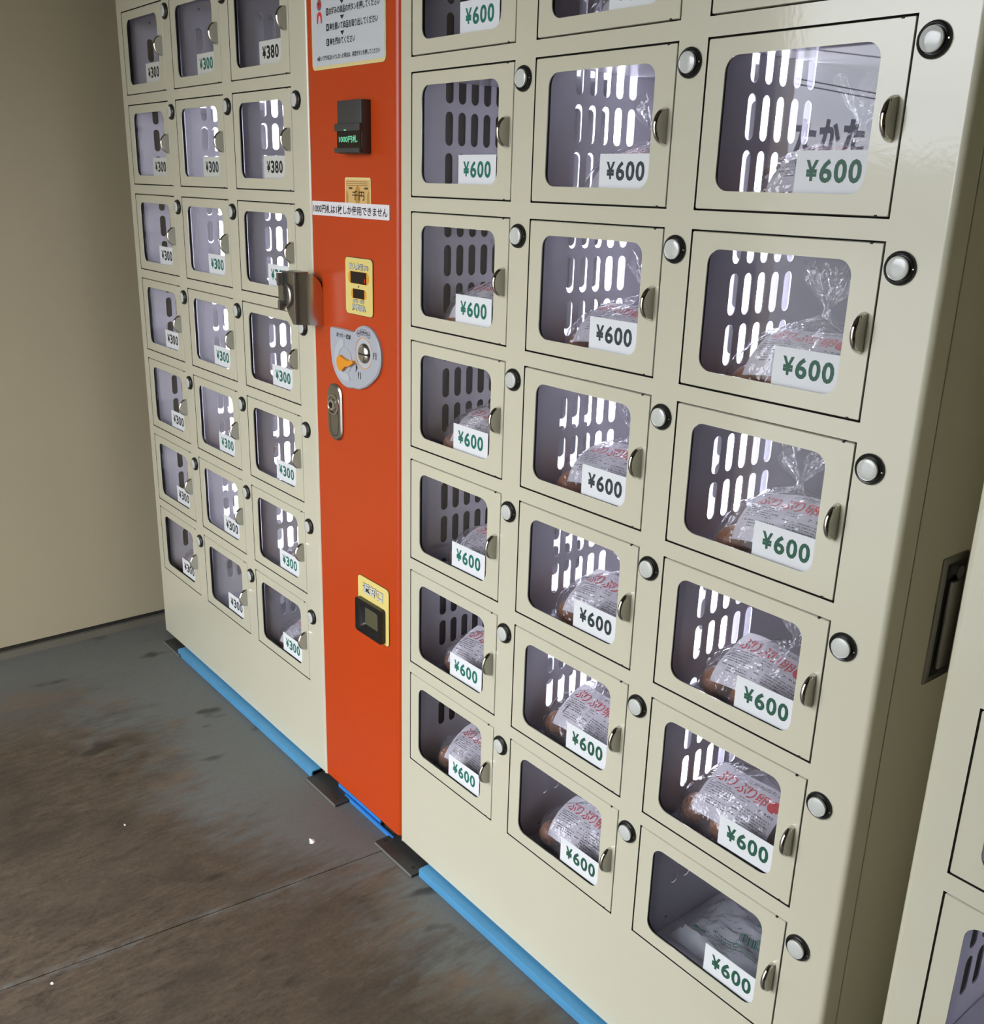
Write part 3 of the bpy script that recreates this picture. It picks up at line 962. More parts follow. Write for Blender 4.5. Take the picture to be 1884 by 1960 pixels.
mb.lathe([(0.0262, -0.0064), (0.0225, -0.0072), (0.0190, -0.0062), (0.0180, -0.0066)], c0 + 0.002, c1, 0, close=False)
mb.lathe([(0.0180, -0.0064), (0.0165, -0.0098), (0.0120, -0.0125), (0.0060, -0.0140), (0.0002, -0.0145)], c0 + 0.003, c1, 2, close=True)
put('coin_entry', mb.mesh('coin_entry', 'plate_groove', 'amber', 'brushed_steel'), coin)
mb = MB()
mb.box(c0 - 0.004, c0 + 0.0215, -0.0150, -0.0066, c1 - 0.0012, c1 + 0.0012)
put('coin_slot', mb.mesh('coin_slot', 'ink_black'), coin)
# lever groove: crescent relief
mb = MB()
gc = (-0.1985, -0.6600)
out_ = [(gc[0] + 0.0375 * math.cos(math.radians(a)), zf(gc[1] + 0.0375 * math.sin(math.radians(a)))) for a in range(95, 300, 10)]
in_ = [(gc[0] + 0.0235 * math.cos(math.radians(a)), zf(gc[1] + 0.0235 * math.sin(math.radians(a)))) for a in range(290, 90, -10)]
mb.prism(out_ + in_, -0.0072, -0.0060)
mb.prism([(gc[0] + 0.0225 * math.cos(math.radians(a)), zf(gc[1] + 0.0225 * math.sin(math.radians(a)))) for a in range(0, 360, 15)], -0.0070, -0.0060, 1, True)
put('lever_groove', mb.mesh('lever_groove', 'plate_groove', 'plate_grey'), coin)
mb = MB()
mb.prism([(-0.2160, zf(-0.6560)), (-0.2090, zf(-0.6525)), (-0.1980, zf(-0.6560)), (-0.1810, zf(-0.6585)), (-0.1660, zf(-0.6565)), (-0.1620, zf(-0.6600)), (-0.1790, zf(-0.6680)), (-0.1920, zf(-0.6710)), (-0.2010, zf(-0.6790)), (-0.2110, zf(-0.6805)), (-0.2180, zf(-0.6720)), (-0.2190, zf(-0.6630))], -0.0135, -0.0060, 0)
lv = put('return_lever', mb.mesh('return_lever', 'lever_orange'), coin)
lv['label'] = 'orange coin return lever'
mb = MB()
yl = -0.0066
letters(mb, 'おつり・返却', -0.2280, -0.1795, zf(-0.6220), zf(-0.6135), yl, 0, 0.03)
for (ax, az), s in zip(((-0.1530, -0.6072), (-0.1420, -0.6036), (-0.1310, -0.6034), (-0.1200, -0.6062)), ('500', '100', '50', '10')):
    mb.lathe([(0.0056, yl), (0.0049, yl)], ax, zf(az), 0, 20, close=False)
    letters(mb, s, ax - 0.0034, ax + 0.0034, zf(az) - 0.0016, zf(az) + 0.0016, yl, 0, 0.02)
letters(mb, 'f1', -0.1065, -0.0965, zf(-0.6455), zf(-0.6335), yl, 0, 0.0)
letters(mb, 'f1', -0.1575, -0.1475, zf(-0.6870), zf(-0.6745), yl, 0, 0.0)
mb.add([(-0.1605, yl, zf(-0.6600)), (-0.1640, yl, zf(-0.6685)), (-0.1625, yl, zf(-0.6700)), (-0.1660, yl, zf(-0.6780)), (-0.1580, yl, zf(-0.6690))], [(0, 1, 2, 3, 4)], 0)
put('coin_lettering', mb.mesh('coin_lettering', 'ink_black'), coin)

# key lock plate
mb = MB()
lx0, lx1, lz0, lz1 = -0.2705, -0.2200, -0.8170, -0.7115
pl = rrect(lx0, lx1, zf(lz0), zf(lz1), 0.0210, 8)
pin = rrect(lx0 + 0.003, lx1 - 0.003, zf(lz0 + 0.003), zf(lz1 - 0.003), 0.0190, 8)
mb.prism(pin, -0.0052, -0.0050)
kk = len(pl)
mb.add([(p[0], -0.0052, p[1]) for p in pin] + [(p[0], -0.0028, p[1]) for p in pl], [(i, (i + 1) % kk, (i + 1) % kk + kk, i + kk) for i in range(kk)], 0, True)
wall_faces(mb, pl, -0.0028, 0.001, 0, True)
lk = put('key_lock_plate', mb.mesh('key_lock_plate', 'lock_steel'), pay)
mb = MB()
pl2 = rrect(lx0 + 0.0100, lx1 - 0.0100, zf(lz0 + 0.008), zf(lz1 - 0.030), 0.0140, 8)
pl3 = rrect(lx0 + 0.0112, lx1 - 0.0112, zf(lz0 + 0.0092), zf(lz1 - 0.0312), 0.0130, 8)
mb.add([(p[0], -0.0056, p[1]) for p in pl2] + [(p[0], -0.0056, p[1]) for p in pl3], [(i, (i + 1) % len(pl2), (i + 1) % len(pl2) + len(pl2), i + len(pl2)) for i in range(len(pl2))], 1)
mb.lathe([(0.0195, -0.0052), (0.0190, -0.0075), (0.0165, -0.0080), (0.0145, -0.0060), (0.0140, -0.0045), (0.0108, -0.0050), (0.0104, -0.0105), (0.0060, -0.0110), (0.0055, -0.0085), (0.0002, -0.0085)], -0.2468, zf(-0.7500), 0, 28)
mb.box(-0.2476, -0.2460, -0.0116, -0.0084, zf(-0.7535), zf(-0.7465), 1)
put('lock_cylinder', mb.mesh('lock_cylinder', 'chrome', 'ink_black'), lk)

# stainless padlock hood
mb = MB()
XB = -0.2850
rear = [(-0.0227, -0.5170), (-0.0120, -0.5235), (-0.0040, -0.5345), (0.0, -0.5480), (0.0, -0.6094), (-0.0227, -0.6082)]
n_ = len(rear)
v1 = [(XB, y, zf(z)) for y, z in rear]
v0 = [(-0.3380, y, zf(z)) for y, z in rear]
mb.add(v1, [tuple(range(n_))], 0)
mb.add(v0, [tuple(range(n_))], 0)
mb.add(v0 + v1, [(i, i + 1, i + 1 + n_, i + n_) for i in range(3)], 0, True)
mb.add(v0 + v1, [(4, 5, 5 + n_, 4 + n_)], 0)
# front half of the flank, bent a little towards the customer
fl_ = [(XB, -0.0227), (-0.2880, -0.0320), (-0.2915, -0.0430), (-0.2942, -0.0510), (-0.2970, -0.0537)]
zt_ = [-0.5170, -0.5150, -0.5140, -0.5136, -0.5136]
zb_ = [-0.6082, -0.6078, -0.6072, -0.6066, -0.6066]
k = len(fl_)
vs = [(x, y, zf(z)) for (x, y), z in zip(fl_, zb_)] + [(x, y, zf(z)) for (x, y), z in zip(fl_, zt_)]
mb.add(vs, [(i, i + 1, i + 1 + k, i + k) for i in range(k - 1)], 0, True)
# roof and underside of the front half
roof = [(x, y, zf(z)) for (x, y), z in zip(fl_, zt_)]
roof2 = [(-0.3380, y, zf(z)) for (x, y), z in zip(fl_, zt_)]
mb.add(roof + roof2, [(i, i + 1, i + 1 + k, i + k) for i in range(k - 1)], 0)
hood = put('padlock_hood', mb.mesh('padlock_hood', 'brushed_steel'), pay)
hood['label'] = 'stainless steel hood over the lock'
mb = MB()
fr = [(-0.3380, -0.5136), (-0.2958, -0.5136), (-0.2958, -0.6066), (-0.3010, -0.6060), (-0.3180, -0.5890), (-0.3290, -0.5720), (-0.3360, -0.5640)]
mb.prism([(a, zf(b)) for a, b in fr], -0.0537, -0.0230)
put('hood_front', mb.mesh('hood_front', 'lock_steel'), hood)
mb = MB()
mb.lathe([(0.0215, -0.0530), (0.0215, -0.0575), (0.0190, -0.0590), (0.0168, -0.0565), (0.0002, -0.0565)], -0.3210, zf(-0.5560), 0, 28)
mb.box(-0.3400, -0.3330, -0.0640, -0.0530, zf(-0.5400), zf(-0.5170))
mb.box(-0.3380, -0.3300, -0.0640, -0.0530, zf(-0.5830), zf(-0.5660))
mb.box(-0.3410, -0.3220, -0.0605, -0.0530, zf(-0.5660), zf(-0.5400))
put('hood_lock', mb.mesh('hood_lock', 'lock_steel'), hood)

# coin return cup
mb = MB()
mb.prism(rrect(-0.1750, -0.0692, zf(-1.1768), zf(-1.0635), 0.0080), -0.0018, 0.001, 0)
mb.prism(rrect(-0.1760, -0.0682, zf(-1.1778), zf(-1.0625), 0.0090), -0.0006, 0.001, 1)
ret = put('return_plate', mb.mesh('return_plate', 'sign_yellow', 'ink_black'), pay)
mb = MB()
outlined(mb, '返却口', -0.1580, -0.0885, -1.0950, -1.0735, -0.0021, 0.06, 0.03)
put('return_lettering', mb.mesh('return_lettering', 'ink_black', 'sign_white'), ret)
mb = MB()
o_ = rrect(-0.1720, -0.0800, zf(-1.1745), zf(-1.1060), 0.006)
i_ = rrect(-0.1570, -0.0930, zf(-1.1630), zf(-1.1165), 0.005)
i3 = rrect(-0.1480, -0.1000, zf(-1.1570), zf(-1.1190), 0.004)
wall_faces(mb, o_, -0.0018, -0.0110)
ring_faces(mb, o_, i_, -0.0110)
k = len(i_)
mb.add([(p[0], -0.0110, p[1]) for p in i_] + [(p[0], -0.0030, p[1]) for p in i3], [(i, (i + 1) % k, (i + 1) % k + k, i + k) for i in range(k)], 0)
put('return_frame', mb.mesh('return_frame', 'black_plastic'), ret)
mb = MB().box(-0.1485, -0.0995, -0.0034, -0.0020, zf(-1.1575), zf(-1.1185))
put('return_flap', mb.mesh('return_flap', 'return_flap'), ret)

# ---------------------------------------------------------------- rails and anchor plates under the machines
def rail(name, x0, x1, yf, yb, h, label, m='blue_rail', t=0.003):
    pr = [(yf, 0.0), (yf, h - 0.0035), (yf + 0.001, h - 0.001), (yf + 0.0035, h), (yb, h), (yb, 0.0), (yb - t, 0.0), (yb - t, h - t), (yf + t, h - t), (yf + t, 0.0)]
    k = len(pr)
    mb = MB()
    vs = [(x, y, z) for x in (x0, x1) for y, z in pr]
    mb.add(vs, [(i, (i + 1) % k, (i + 1) % k + k, i + k) for i in range(k)], 0)
    mb.add(vs, [(0, 1, 8, 9), (1, 2, 3, 8), (3, 4, 7, 8), (4, 5, 6, 7), (k, k + 9, k + 8, k + 1), (k + 1, k + 8, k + 3, k + 2), (k + 3, k + 8, k + 7, k + 4), (k + 4, k + 7, k + 6, k + 5)], 0)
    return tag(put(name, mb.mesh(name, m)), label, 'rail')
rail('blue_rail', -1.100, -0.3570, -0.0165, 0.030, 0.0165, 'blue channel strip on the floor under the yen 300 machine')
rail('blue_rail', 0.0520, 0.8300, -0.0160, 0.030, 0.0165, 'light blue channel strip on the floor under the yen 600 machine')
mb = MB()
mb.box(-0.2500, -0.0660, 0.0030, 0.0065, 0.0, 0.0085)
mb.box(-0.2860, -0.1200, 0.0090, 0.0125, 0.0, 0.0150)
mb.box(-0.2500, -0.1200, 0.0065, 0.0090, 0.0, 0.0040)
tag(put('blue_strip', mb.mesh('blue_strip', 'blue_bright')), 'thin bright blue stepped strip under the orange payment column', 'rail')

def plate(x0, x1, yf, yb, holes, label):
    root = thing('anchor_plate', label, 'plate', ((x0 + x1) / 2, (yf + yb) / 2, 0))
    ox, oy = (x0 + x1) / 2, (yf + yb) / 2
    mb = MB()
    mb.bevel_box(x0 - ox, x1 - ox, yf - oy, yb - oy, 0.0, 0.006, 0.0008, 0, 1)
    put('plate_sheet', mb.mesh('plate_sheet', 'black_steel'), root)
    put('worn_edge', MB().box(x0 - ox + 0.001, x1 - ox - 0.001, yf - oy - 0.0006, yf - oy + 0.0004, 0.0008, 0.0054).mesh('worn_edge', 'worn_steel'), root)
    for hx, hy in holes:
        h = MB()
        h.v = []
        pts = [(hx - ox + 0.0050 * math.cos(t * math.pi / 6), hy - oy + 0.0042 * math.sin(t * math.pi / 6)) for t in range(12)]
        h.add([(a, b, 0.0058) for a, b in pts] + [(a, b, 0.0062) for a, b in pts], [tuple(range(12, 24))] + [(i, (i + 1) % 12, (i + 1) % 12 + 12, i + 12) for i in range(12)])
        put('bolt_hole', h.mesh('bolt_hole', 'dark_gap'), root)
    return root
plate(-0.3565, -0.2310, -0.0310, 0.10, [(-0.2500, -0.0165)], 'dark steel anchor plate at the left foot of the orange column')
plate(-0.0800, 0.0485, -0.0305, 0.10, [(-0.0690, -0.0118), (0.0315, -0.0150)], 'black steel anchor plate at the right foot of the orange column')
plate(-1.1930, -1.0800, -0.0200, 0.10, [], 'dark steel anchor plate at the far end by the wall')

# ---------------------------------------------------------------- bags of eggs
def egg_mesh():
    mb = MB()
    nu, nv = 16, 10
    vs, fs = [], []
    for j in range(nv + 1):
        t = math.pi * j / nv
        for i in range(nu):
            a = 2 * math.pi * i / nu
            r = 0.0220 * math.sin(t) * (1 + 0.09 * math.cos(t))
            vs.append((r * math.cos(a), -0.0285 * math.cos(t), r * math.sin(a)))
    for j in range(nv):
        for i in range(nu):
            fs.append((j * nu + i, j * nu + (i + 1) % nu, (j + 1) * nu + (i + 1) % nu, (j + 1) * nu + i))
    mb.add(vs, fs, 0, True)
    return mb.mesh('egg', 'egg_shell')
ME_EGG = egg_mesh()

def film_mesh(seed, hx, hy, top, fan):
    """knotted clear bag: loft of rounded rings with creases, knot and a fanned-out mouth."""
    rnd = random.Random(seed)
    nu = 56
    prof = [(0.0, 0.90), (0.004, 1.0), (0.018, 1.06), (0.034, 1.04), (0.052, 0.98), (0.068, 0.88), (0.080, 0.72), (0.089, 0.50), (0.096, 0.28), (0.101, 0.13), (0.105, 0.07), (0.110, 0.055), (0.115, 0.07)]
    if fan:
        prof += [(0.124, 0.16), (0.134, 0.27), (0.145, 0.36), (0.154, 0.42)]
    else:
        prof += [(0.118, 0.14), (0.121, 0.22)]
    zk = top / 0.105
    ph = [rnd.uniform(0, 6.28) for _ in range(6)]
    kn = (rnd.uniform(-0.012, 0.02), rnd.uniform(-0.01, 0.012))
    vs, fs = [], []
    for j, (z, r) in enumerate(prof):
        w = min(1.0, max(0.0, (z - 0.05) / 0.055))
        flare = max(0.0, (z - 0.112) / 0.042)
        for i in range(nu):
            a = 2 * math.pi * i / nu
            c, s = math.cos(a), math.sin(a)
            e = 0.55 + 0.45 * w
            x = math.copysign(abs(c) ** e, c) * hx * r
            y = math.copysign(abs(s) ** e, s) * hy * r
            cr = 1 + w * (0.14 * math.sin(5 * a + ph[0]) + 0.10 * math.sin(9 * a + ph[1]) + 0.08 * math.sin(14 * a + ph[2]))
            cr += 0.02 * math.sin(7 * a + ph[3] + 60 * z)
            if flare > 0:
                y *= 0.6
                x *= 0.85
            zz = z * zk + (0.0035 * w * math.sin(4 * a + ph[4]) if not flare else flare * 0.010 * math.sin(6 * a + ph[5]))
            nzv = noise.noise(Vector((x * 45, y * 45, z * 60 + seed))) * 0.0028
            vs.append((x * cr + kn[0] * w + nzv, y * cr + kn[1] * w + nzv, max(0.0003, zz)))
    for j in range(len(prof) - 1):
        for i in range(nu):
            fs.append((j * nu + i, j * nu + (i + 1) % nu, (j + 1) * nu + (i + 1) % nu, (j + 1) * nu + i))
    fs.append(tuple(range(nu - 1, -1, -1)))
    mb = MB()
    mb.add(vs, fs, 0, True)
    # loose film corners lying out at the left
    q = [(-hx * 1.0, -hy * 0.2, 0.012), (-hx * 1.08, -hy * 0.45, 0.010), (-hx * 1.13, -hy * 0.35, 0.022), (-hx * 1.07, hy * 0.1, 0.014), (-hx * 0.98, hy * 0.3, 0.022), (-hx * 1.10, -hy * 0.8, 0.003), (-hx * 0.95, -hy * 0.9, 0.006)]
    mb.add(q, [(0, 1, 2), (0, 2, 3), (0, 3, 4), (0, 5, 1), (0, 6, 5)], 1, False)
    return mb.mesh('bag_film', 'bag_film', 'bag_crumple')

def label_fn(W, x0, wob):
    """point on the paper insert: x across, v up the slope (0 lower front edge .. 1.25 over the top)."""
    path = [(-0.0570, 0.0420), (-0.0530, 0.0530), (-0.0445, 0.0650), (-0.0300, 0.0765), (-0.0090, 0.0870), (0.0120, 0.0920)]
    seg = [0.0]
    for a, b in zip(path, path[1:]):
        seg.append(seg[-1] + math.hypot(b[0] - a[0], b[1] - a[1]))
    def fn(x, v, lift=0.0):
        s = max(0.0, min(0.9999, v / 1.25)) * seg[-1]
        i = 0
        while seg[i + 1] < s:
            i += 1
        t = (s - seg[i]) / (seg[i + 1] - seg[i])
        y = path[i][0] + (path[i + 1][0] - path[i][0]) * t
        z = path[i][1] + (path[i + 1][1] - path[i][1]) * t
        dy, dz = path[i + 1][0] - path[i][0], path[i + 1][1] - path[i][1]
        L = math.hypot(dy, dz)
        ny, nz = -dz / L, dy / L
        u = (x - x0) / W
        off = 0.0022 * math.sin(3.1 * u + wob) + 0.0016 * math.sin(7 * u + 4 * v + wob)
        bow = -0.0045 * (2 * u - 1) ** 2
        k = off + lift
        return (x, y + ny * k - 0.0 + (-bow) * 0.8, z + nz * k + bow * 1.4)
    return fn

def label_meshes(seed):
    W, x0 = 0.118, -0.060
    fn = label_fn(W, x0, seed * 1.7)
    mb = MB()
    nu, nv = 16, 14
    vs = [fn(x0 + W * i / nu, 1.2 * j / nv) for j in range(nv + 1) for i in range(nu + 1)]
    fs = [(j * (nu + 1) + i, j * (nu + 1) + i + 1, (j + 1) * (nu + 1) + i + 1, (j + 1) * (nu + 1) + i) for j in range(nv) for i in range(nu)]
    mb.add(vs, fs, 0, True)
    paper = mb.mesh('paper_label', 'label_paper')
    pr = MB()
    up = lambda x, v: fn(x, v, 0.0007)
    # big red brush lettering
    for i, ch in enumerate('ぷりぷり卵'):
        a = x0 + 0.009 + (0.0, 0.0182, 0.0335, 0.0515, 0.0660)[i]
        letters(pr, ch, a, a + (0.0172 if ch != 'り' else 0.0120), 0.77 - 0.012 * i, 1.02 - 0.012 * i, 0, 1, 0.008, fn=up)
    letters(pr, 'こがねのたまご', x0 + 0.050, x0 + 0.114, 1.055, 1.135, 0, 2, 0.0, fn=up)
    # red seal
    n_ = 22
    ring = [(x0 + 0.1035 + 0.0095 * math.cos(2 * math.pi * i / n_), 0.83 + 0.120 * math.sin(2 * math.pi * i / n_)) for i in range(n_)]
    cen = (x0 + 0.1035, 0.83)
    pr.add([fn(*cen, 0.0008)] + [fn(*p, 0.0008) for p in ring], [(0, i + 1, (i + 1) % n_ + 1) for i in range(n_)], 1)
    letters(pr, '7. 9.02', x0 + 0.088, x0 + 0.112, 0.610, 0.655, 0, 2, 0.01, fn=up)
    # fine print reduced to broken marks
    rnd = random.Random(seed)
    def block(xa, xb, va, vb, rows):
        for r in range(rows):
            v = vb - (vb - va) * r / max(1, rows - 1)
            x = xa
            end = xb - (rnd.uniform(0, 0.25) * (xb - xa))
            while x < end:
                w = rnd.uniform(0.0006, 0.0020)
                h = rnd.uniform(0.012, 0.024)
                p = [(x, v), (x + w, v), (x + w, v + h), (x, v + h)]
                pr.add([fn(a, b, 0.0006) for a, b in p], [(0, 1, 2, 3)], 0)
                x += w + rnd.choice((0.0003, 0.0005, 0.0007, 0.0022))
    block(x0 + 0.006, x0 + 0.050, 0.46, 0.70, 6)
    block(x0 + 0.006, x0 + 0.014, 0.36, 0.36, 1)
    block(x0 + 0.016, x0 + 0.052, 0.26, 0.36, 3)
    block(x0 + 0.056, x0 + 0.072, 0.62, 0.68, 2)
    block(x0 + 0.056, x0 + 0.066, 0.30, 0.52, 3)
    block(x0 + 0.070, x0 + 0.114, 0.10, 0.52, 9)
    prt = pr.mesh('label_print', 'ink_grey', 'ink_red', 'ink_black')
    return paper, prt

FILMS = [film_mesh(s, 0.092, 0.060, 0.100 + 0.004 * (s % 3), True) for s in (1, 2, 3, 4)]
SFILMS = [film_mesh(s, 0.064, 0.052, 0.092, True) for s in (11, 12)]
LABELS = [label_meshes(s) for s in (1, 2, 3)]
EGGS = [(-0.068, -0.026, 0.0225), (-0.017, -0.027, 0.0225), (0.028, -0.026, 0.0225), (0.068, -0.024, 0.0225),
        (-0.064, 0.028, 0.0225), (-0.014, 0.029, 0.0225), (0.031, 0.028, 0.0225), (0.066, 0.028, 0.0225),
        (-0.012, 0.002, 0.0560), (0.036, 0.002, 0.0555)]
SEGGS = [(-0.038, -0.024, 0.0225), (0.006, -0.025, 0.0225), (0.044, -0.022, 0.0225), (-0.016, 0.026, 0.0225), (0.030, 0.026, 0.0225), (0.004, 0.000, 0.0560)]

def floor_z(r):
    return Z0 - (r + 1) * ROW + 0.0045 if r < 6 else Z0 - 6 * ROW - 0.198

def egg_bag(doors_x, col, r, label, k=0, small=False, dx=0.0, dy=0.0, rz=0.0, y0=0.0):
    root = thing('egg_bag', label, 'egg bag', (doors_x[col] + 0.116 + dx, y0 + 0.091 + dy, floor_z(r)), rz,
                 'knotted bags of eggs in the locker compartments')
    rnd = random.Random(r * 7 + col * 31 + k)
    for ex, ey, ez in (SEGGS if small else EGGS):
        e = put('egg', ME_EGG, root, (ex, ey, ez + 0.0008), (rnd.uniform(-0.2, 0.2), rnd.uniform(0, 6), rnd.uniform(-0.35, 0.35)))
        s = rnd.uniform(0.94, 1.0)
        e.scale = (s, s, s)
    pa, pt = LABELS[k % 3]
    lab = put('paper_label', pa, root, (0.018 if small else 0.0, 0, 0))
    if small:
        lab.scale = (0.72, 1, 0.92)
    put('label_print', pt, lab)
    put('bag_film', (SFILMS[k % 2] if small else FILMS[k % 4]), root)
    return root

rows_word = ['top', 'second', 'third', 'fourth', 'fifth', 'sixth', 'bottom']
cols_word = ['left', 'middle', 'right']
bags = [(0, 2, 0.001, 0.0, 0.05), (0, 3, 0.002, 0.0, 0.03), (0, 4, 0.019, 0.0, -0.05), (0, 5, 0.010, 0.0, 0.04), (0, 6, -0.003, 0.0, 0.00), (1, 0, 0.010, 0.0, 0.00), (1, 1, 0.020, 0.0, 0.04), (1, 2, -0.003, 0.0, -0.03), (1, 3, 0.000, 0.0, 0.03), (1, 4, 0.011, 0.0, 0.00), (1, 5, -0.003, 0.0, -0.04), (1, 6, -0.002, 0.0, 0.03), (2, 1, 0.011, 0.0, 0.05), (2, 2, 0.004, 0.0, 0.00), (2, 3, 0.012, 0.0, 0.05), (2, 4, 0.008, 0.0, -0.05), (2, 5, -0.004, 0.0, -0.02)]
for i, (c, r, dx, dy, rz) in enumerate(bags):
    egg_bag(R_DOORS, c, r, 'clear bag of brown eggs, %s row of the %s yen 600 column' % (rows_word[r], cols_word[c]), i, False, dx, dy, rz)
for i, (c, r, dx, dy) in enumerate([(2, 3, -0.026, 0.0), (2, 4, 0.020, 0.0), (2, 5, -0.004, 0.0), (2, 6, -0.034, -0.010), (1, 4, -0.028, 0.0), (0, 6, -0.036, -0.010)]):
    egg_bag(L_DOORS, c, r, 'small bag of eggs, %s row of the %s yen 300 column' % (rows_word[r], cols_word[c]), i, True, dx, dy, 0.06 * (-1) ** i)

# folded carrier bag in the bottom right yen-600 compartment
def folded_bag():
    root = thing('folded_plastic_bag', 'flat folded clear plastic bag with green print in the bottom right compartment', 'plastic bag',
                 (R_DOORS[2] + 0.112, 0.118, floor_z(6)), 0.0)
    def sheet(seed, hx, hy, base, amp, name, mt):
        nx, ny = 40, 26
        vs, fs = [], []
        for j in range(ny + 1):
            for i in range(nx + 1):
                u, v = i / nx, j / ny
                x = (u - 0.5) * 2 * hx + 0.006 * noise.noise(Vector((u * 6, v * 6, seed)))
                y = (v - 0.5) * 2 * hy + 0.006 * noise.noise(Vector((u * 6, v * 6, seed + 9)))
                z = base + amp * (0.6 + noise.noise(Vector((u * 5 + seed, v * 5, 0))) + 0.5 * abs(noise.noise(Vector((u * 12, v * 14, seed + 3)))))
                edge = min(u, 1 - u, v, 1 - v) * 9
                z = 0.0006 + (z - 0.0006) * min(1.0, 0.15 + edge)
                vs.append((x, y, max(0.0006, z)))
        for j in range(ny):
            for i in range(nx):
                a = j * (nx + 1) + i
                fs.append((a, a + 1, a + nx + 2, a + nx + 1))
        mb = MB()
        mb.add(vs, fs, 0, True)
        return put(name, mb.mesh(name, mt), root), vs, nx, ny
    sheet(2, 0.092, 0.066, 0.003, 0.004, 'lower_fold', 'folded_film')
    _, vs, nx, ny = sheet(5, 0.088, 0.065, 0.012, 0.010, 'upper_fold', 'folded_film')
    def on(x, y, lift=0.0018):
        u, v = x / 0.176 + 0.5, y / 0.130 + 0.5
        i, j = min(nx, max(0, round(u * nx))), min(ny, max(0, round(v * ny)))
        return (x, y, vs[j * (nx + 1) + i][2] + lift)
    pr = MB()
    def qd(p, q, w):
        """stripe from p to q of width w (towards +y), local x-y metres from the compartment corner"""
        n = 4
        for a in range(n):
            e = []
            for t in (a / n, (a + 1) / n):
                e.append((p[0] + (q[0] - p[0]) * t - 0.112, p[1] + (q[1] - p[1]) * t - 0.118))
            (xa, ya), (xb, yb) = e
            pr.add([on(xa, ya), on(xb, yb), on(xb + w[0], yb + w[1]), on(xa + w[0], ya + w[1])], [(0, 1, 2, 3)])
    rnd = random.Random(4)
    t = 0.0
    while t < 1.0:
        w = rnd.choice((0.03, 0.05, 0.07))
        a = (0.100 + 0.031 * t, 0.121 + 0.013 * t)
        qd((a[0] + 0.0075, a[1] - 0.0150), a, (0.031 * w, 0.013 * w))
        t += w + rnd.choice((0.03, 0.045))
    for p, q in (((0.071, 0.095), (0.149, 0.102)), ((0.076, 0.091), (0.150, 0.0955)), ((0.085, 0.0865), (0.148, 0.0895))):
        t = 0.0
        while t < 1.0:
            w = rnd.uniform(0.015, 0.035)
            a = (p[0] + (q[0] - p[0]) * t, p[1] + (q[1] - p[1]) * t)
            b = (p[0] + (q[0] - p[0]) * (t + w), p[1] + (q[1] - p[1]) * (t + w))
            qd(a, b, (-0.0006, 0.0022))
            t += w + 0.014
    qd((0.047, 0.080), (0.066, 0.083), (-0.0015, 0.004))
    qd((0.106, 0.152), (0.118, 0.158), (-0.001, 0.003))
    qd((0.104, 0.158), (0.114, 0.163), (-0.001, 0.002))
    put('green_print', pr.mesh('green_print', 'ink_green'), root)
    return root
folded_bag()

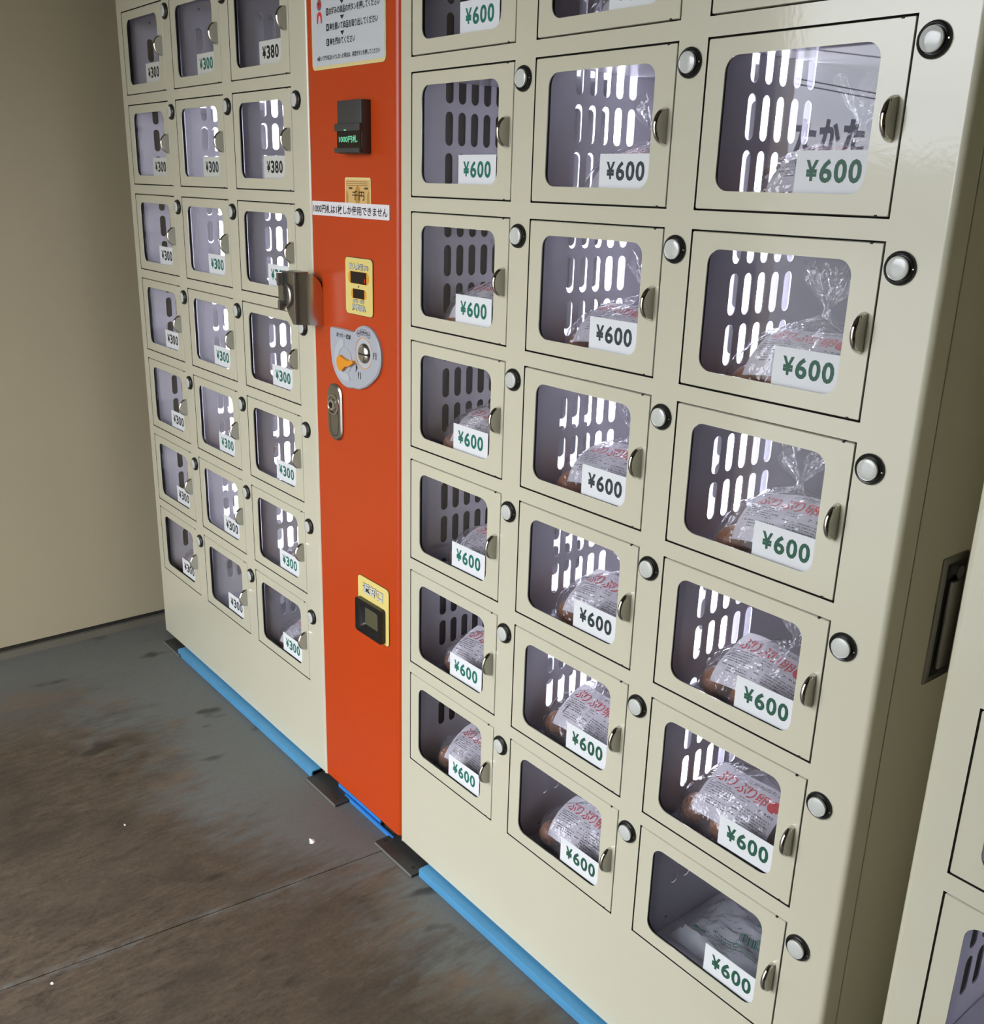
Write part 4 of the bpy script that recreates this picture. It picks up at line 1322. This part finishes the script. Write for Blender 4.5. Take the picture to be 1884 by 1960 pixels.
# ---------------------------------------------------------------- litter on the floor
def scrap(loc, s, label, seed):
    rnd = random.Random(seed)
    pts = [(math.cos(a) * s * rnd.uniform(0.5, 1.1), math.sin(a) * s * 0.6 * rnd.uniform(0.5, 1.1), rnd.uniform(0.0005, 0.35 * s)) for a in [i * 6.283 / 9 for i in range(9)]]
    mb = MB()
    v = [(0, 0, s * 0.4)] + pts + [(p[0], p[1], 0.0002) for p in pts]
    mb.add(v, [(0, i + 1, (i + 1) % 9 + 1) for i in range(9)] + [(i + 1, (i + 1) % 9 + 1, (i + 1) % 9 + 10, i + 10) for i in range(9)])
    tag(put('paper_scrap', mb.mesh('paper_scrap', 'paper_scrap'), None, loc), label, 'litter', 'paper scraps on the floor')
scrap((-0.158, -0.126, 0), 0.0110, 'torn white paper scrap on the floor before the orange column', 1)
scrap((-0.430, -0.400, 0), 0.0035, 'tiny white speck on the worn brown floor', 2)
scrap((-0.085, -0.640, 0), 0.0040, 'tiny pale chip on the floor seam at lower left', 3)

# ---------------------------------------------------------------- across the yard (seen only mirrored in the panes)
def yard_point(az, dist, z):
    return (0.70 - math.sin(math.radians(az)) * dist, -math.cos(math.radians(az)) * dist, z)
D = 26.0
c = yard_point(33.7, D, 0)
low = thing('roadside_shed', 'low grey shed across the road carrying dark sign letters, mirrored in the panes', 'building', (c[0], c[1], -0.02), math.radians(-33.7))
put('shed_wall', MB().bevel_box(-5.0, 5.0, -2.0, 0.0, 0.0, 2.10, 0.03).mesh('shed_wall', 'far_wall'), low)
put('shed_roof', MB().bevel_box(-5.2, 5.2, -2.2, 0.25, 2.10, 2.22, 0.03).mesh('shed_roof', 'far_wall'), low)
sg = MB()
for i, ch in enumerate('たかた'):
    a = -0.78 + i * 0.56
    vs_, fs_, (xa, xb, ya, yb) = text_geo(ch, 0.05)
    sx, sz_ = 0.50 / (xb - xa), 0.80 / (yb - ya)
    for yy in (-0.03, 0.03):
        sg.add([(a + (px - xa) * sx, yy, 2.24 + (py - ya) * sz_) for px, py in vs_], fs_)
put('sign_letters', sg.mesh('sign_letters', 'ink_black'), low)
def wire(az0, e0, az1, e1, dist, label):
    pts = []
    mb = MB()
    prev = None
    for i in range(-12, 25):
        t = i / 8
        az = az0 + (az1 - az0) * t
        el = e0 + (e1 - e0) * t
        p = yard_point(az, dist, 1.34 + dist * math.tan(math.radians(el)))
        if prev:
            mb.tube(prev, p, 0.022, 0, 6, False)
        prev = p
    tag(put('power_line', mb.mesh('power_line', 'ink_black')), label, 'cable')
wire(36.1, 5.74, 31.7, 4.96, 34, 'upper wire of the middle pair of power lines mirrored in the panes')
wire(36.2, 5.50, 31.66, 4.69, 34, 'lower wire of the middle pair of power lines mirrored in the panes')
wire(34.7, 7.01, 31.7, 6.64, 34, 'highest power line mirrored in the top panes')
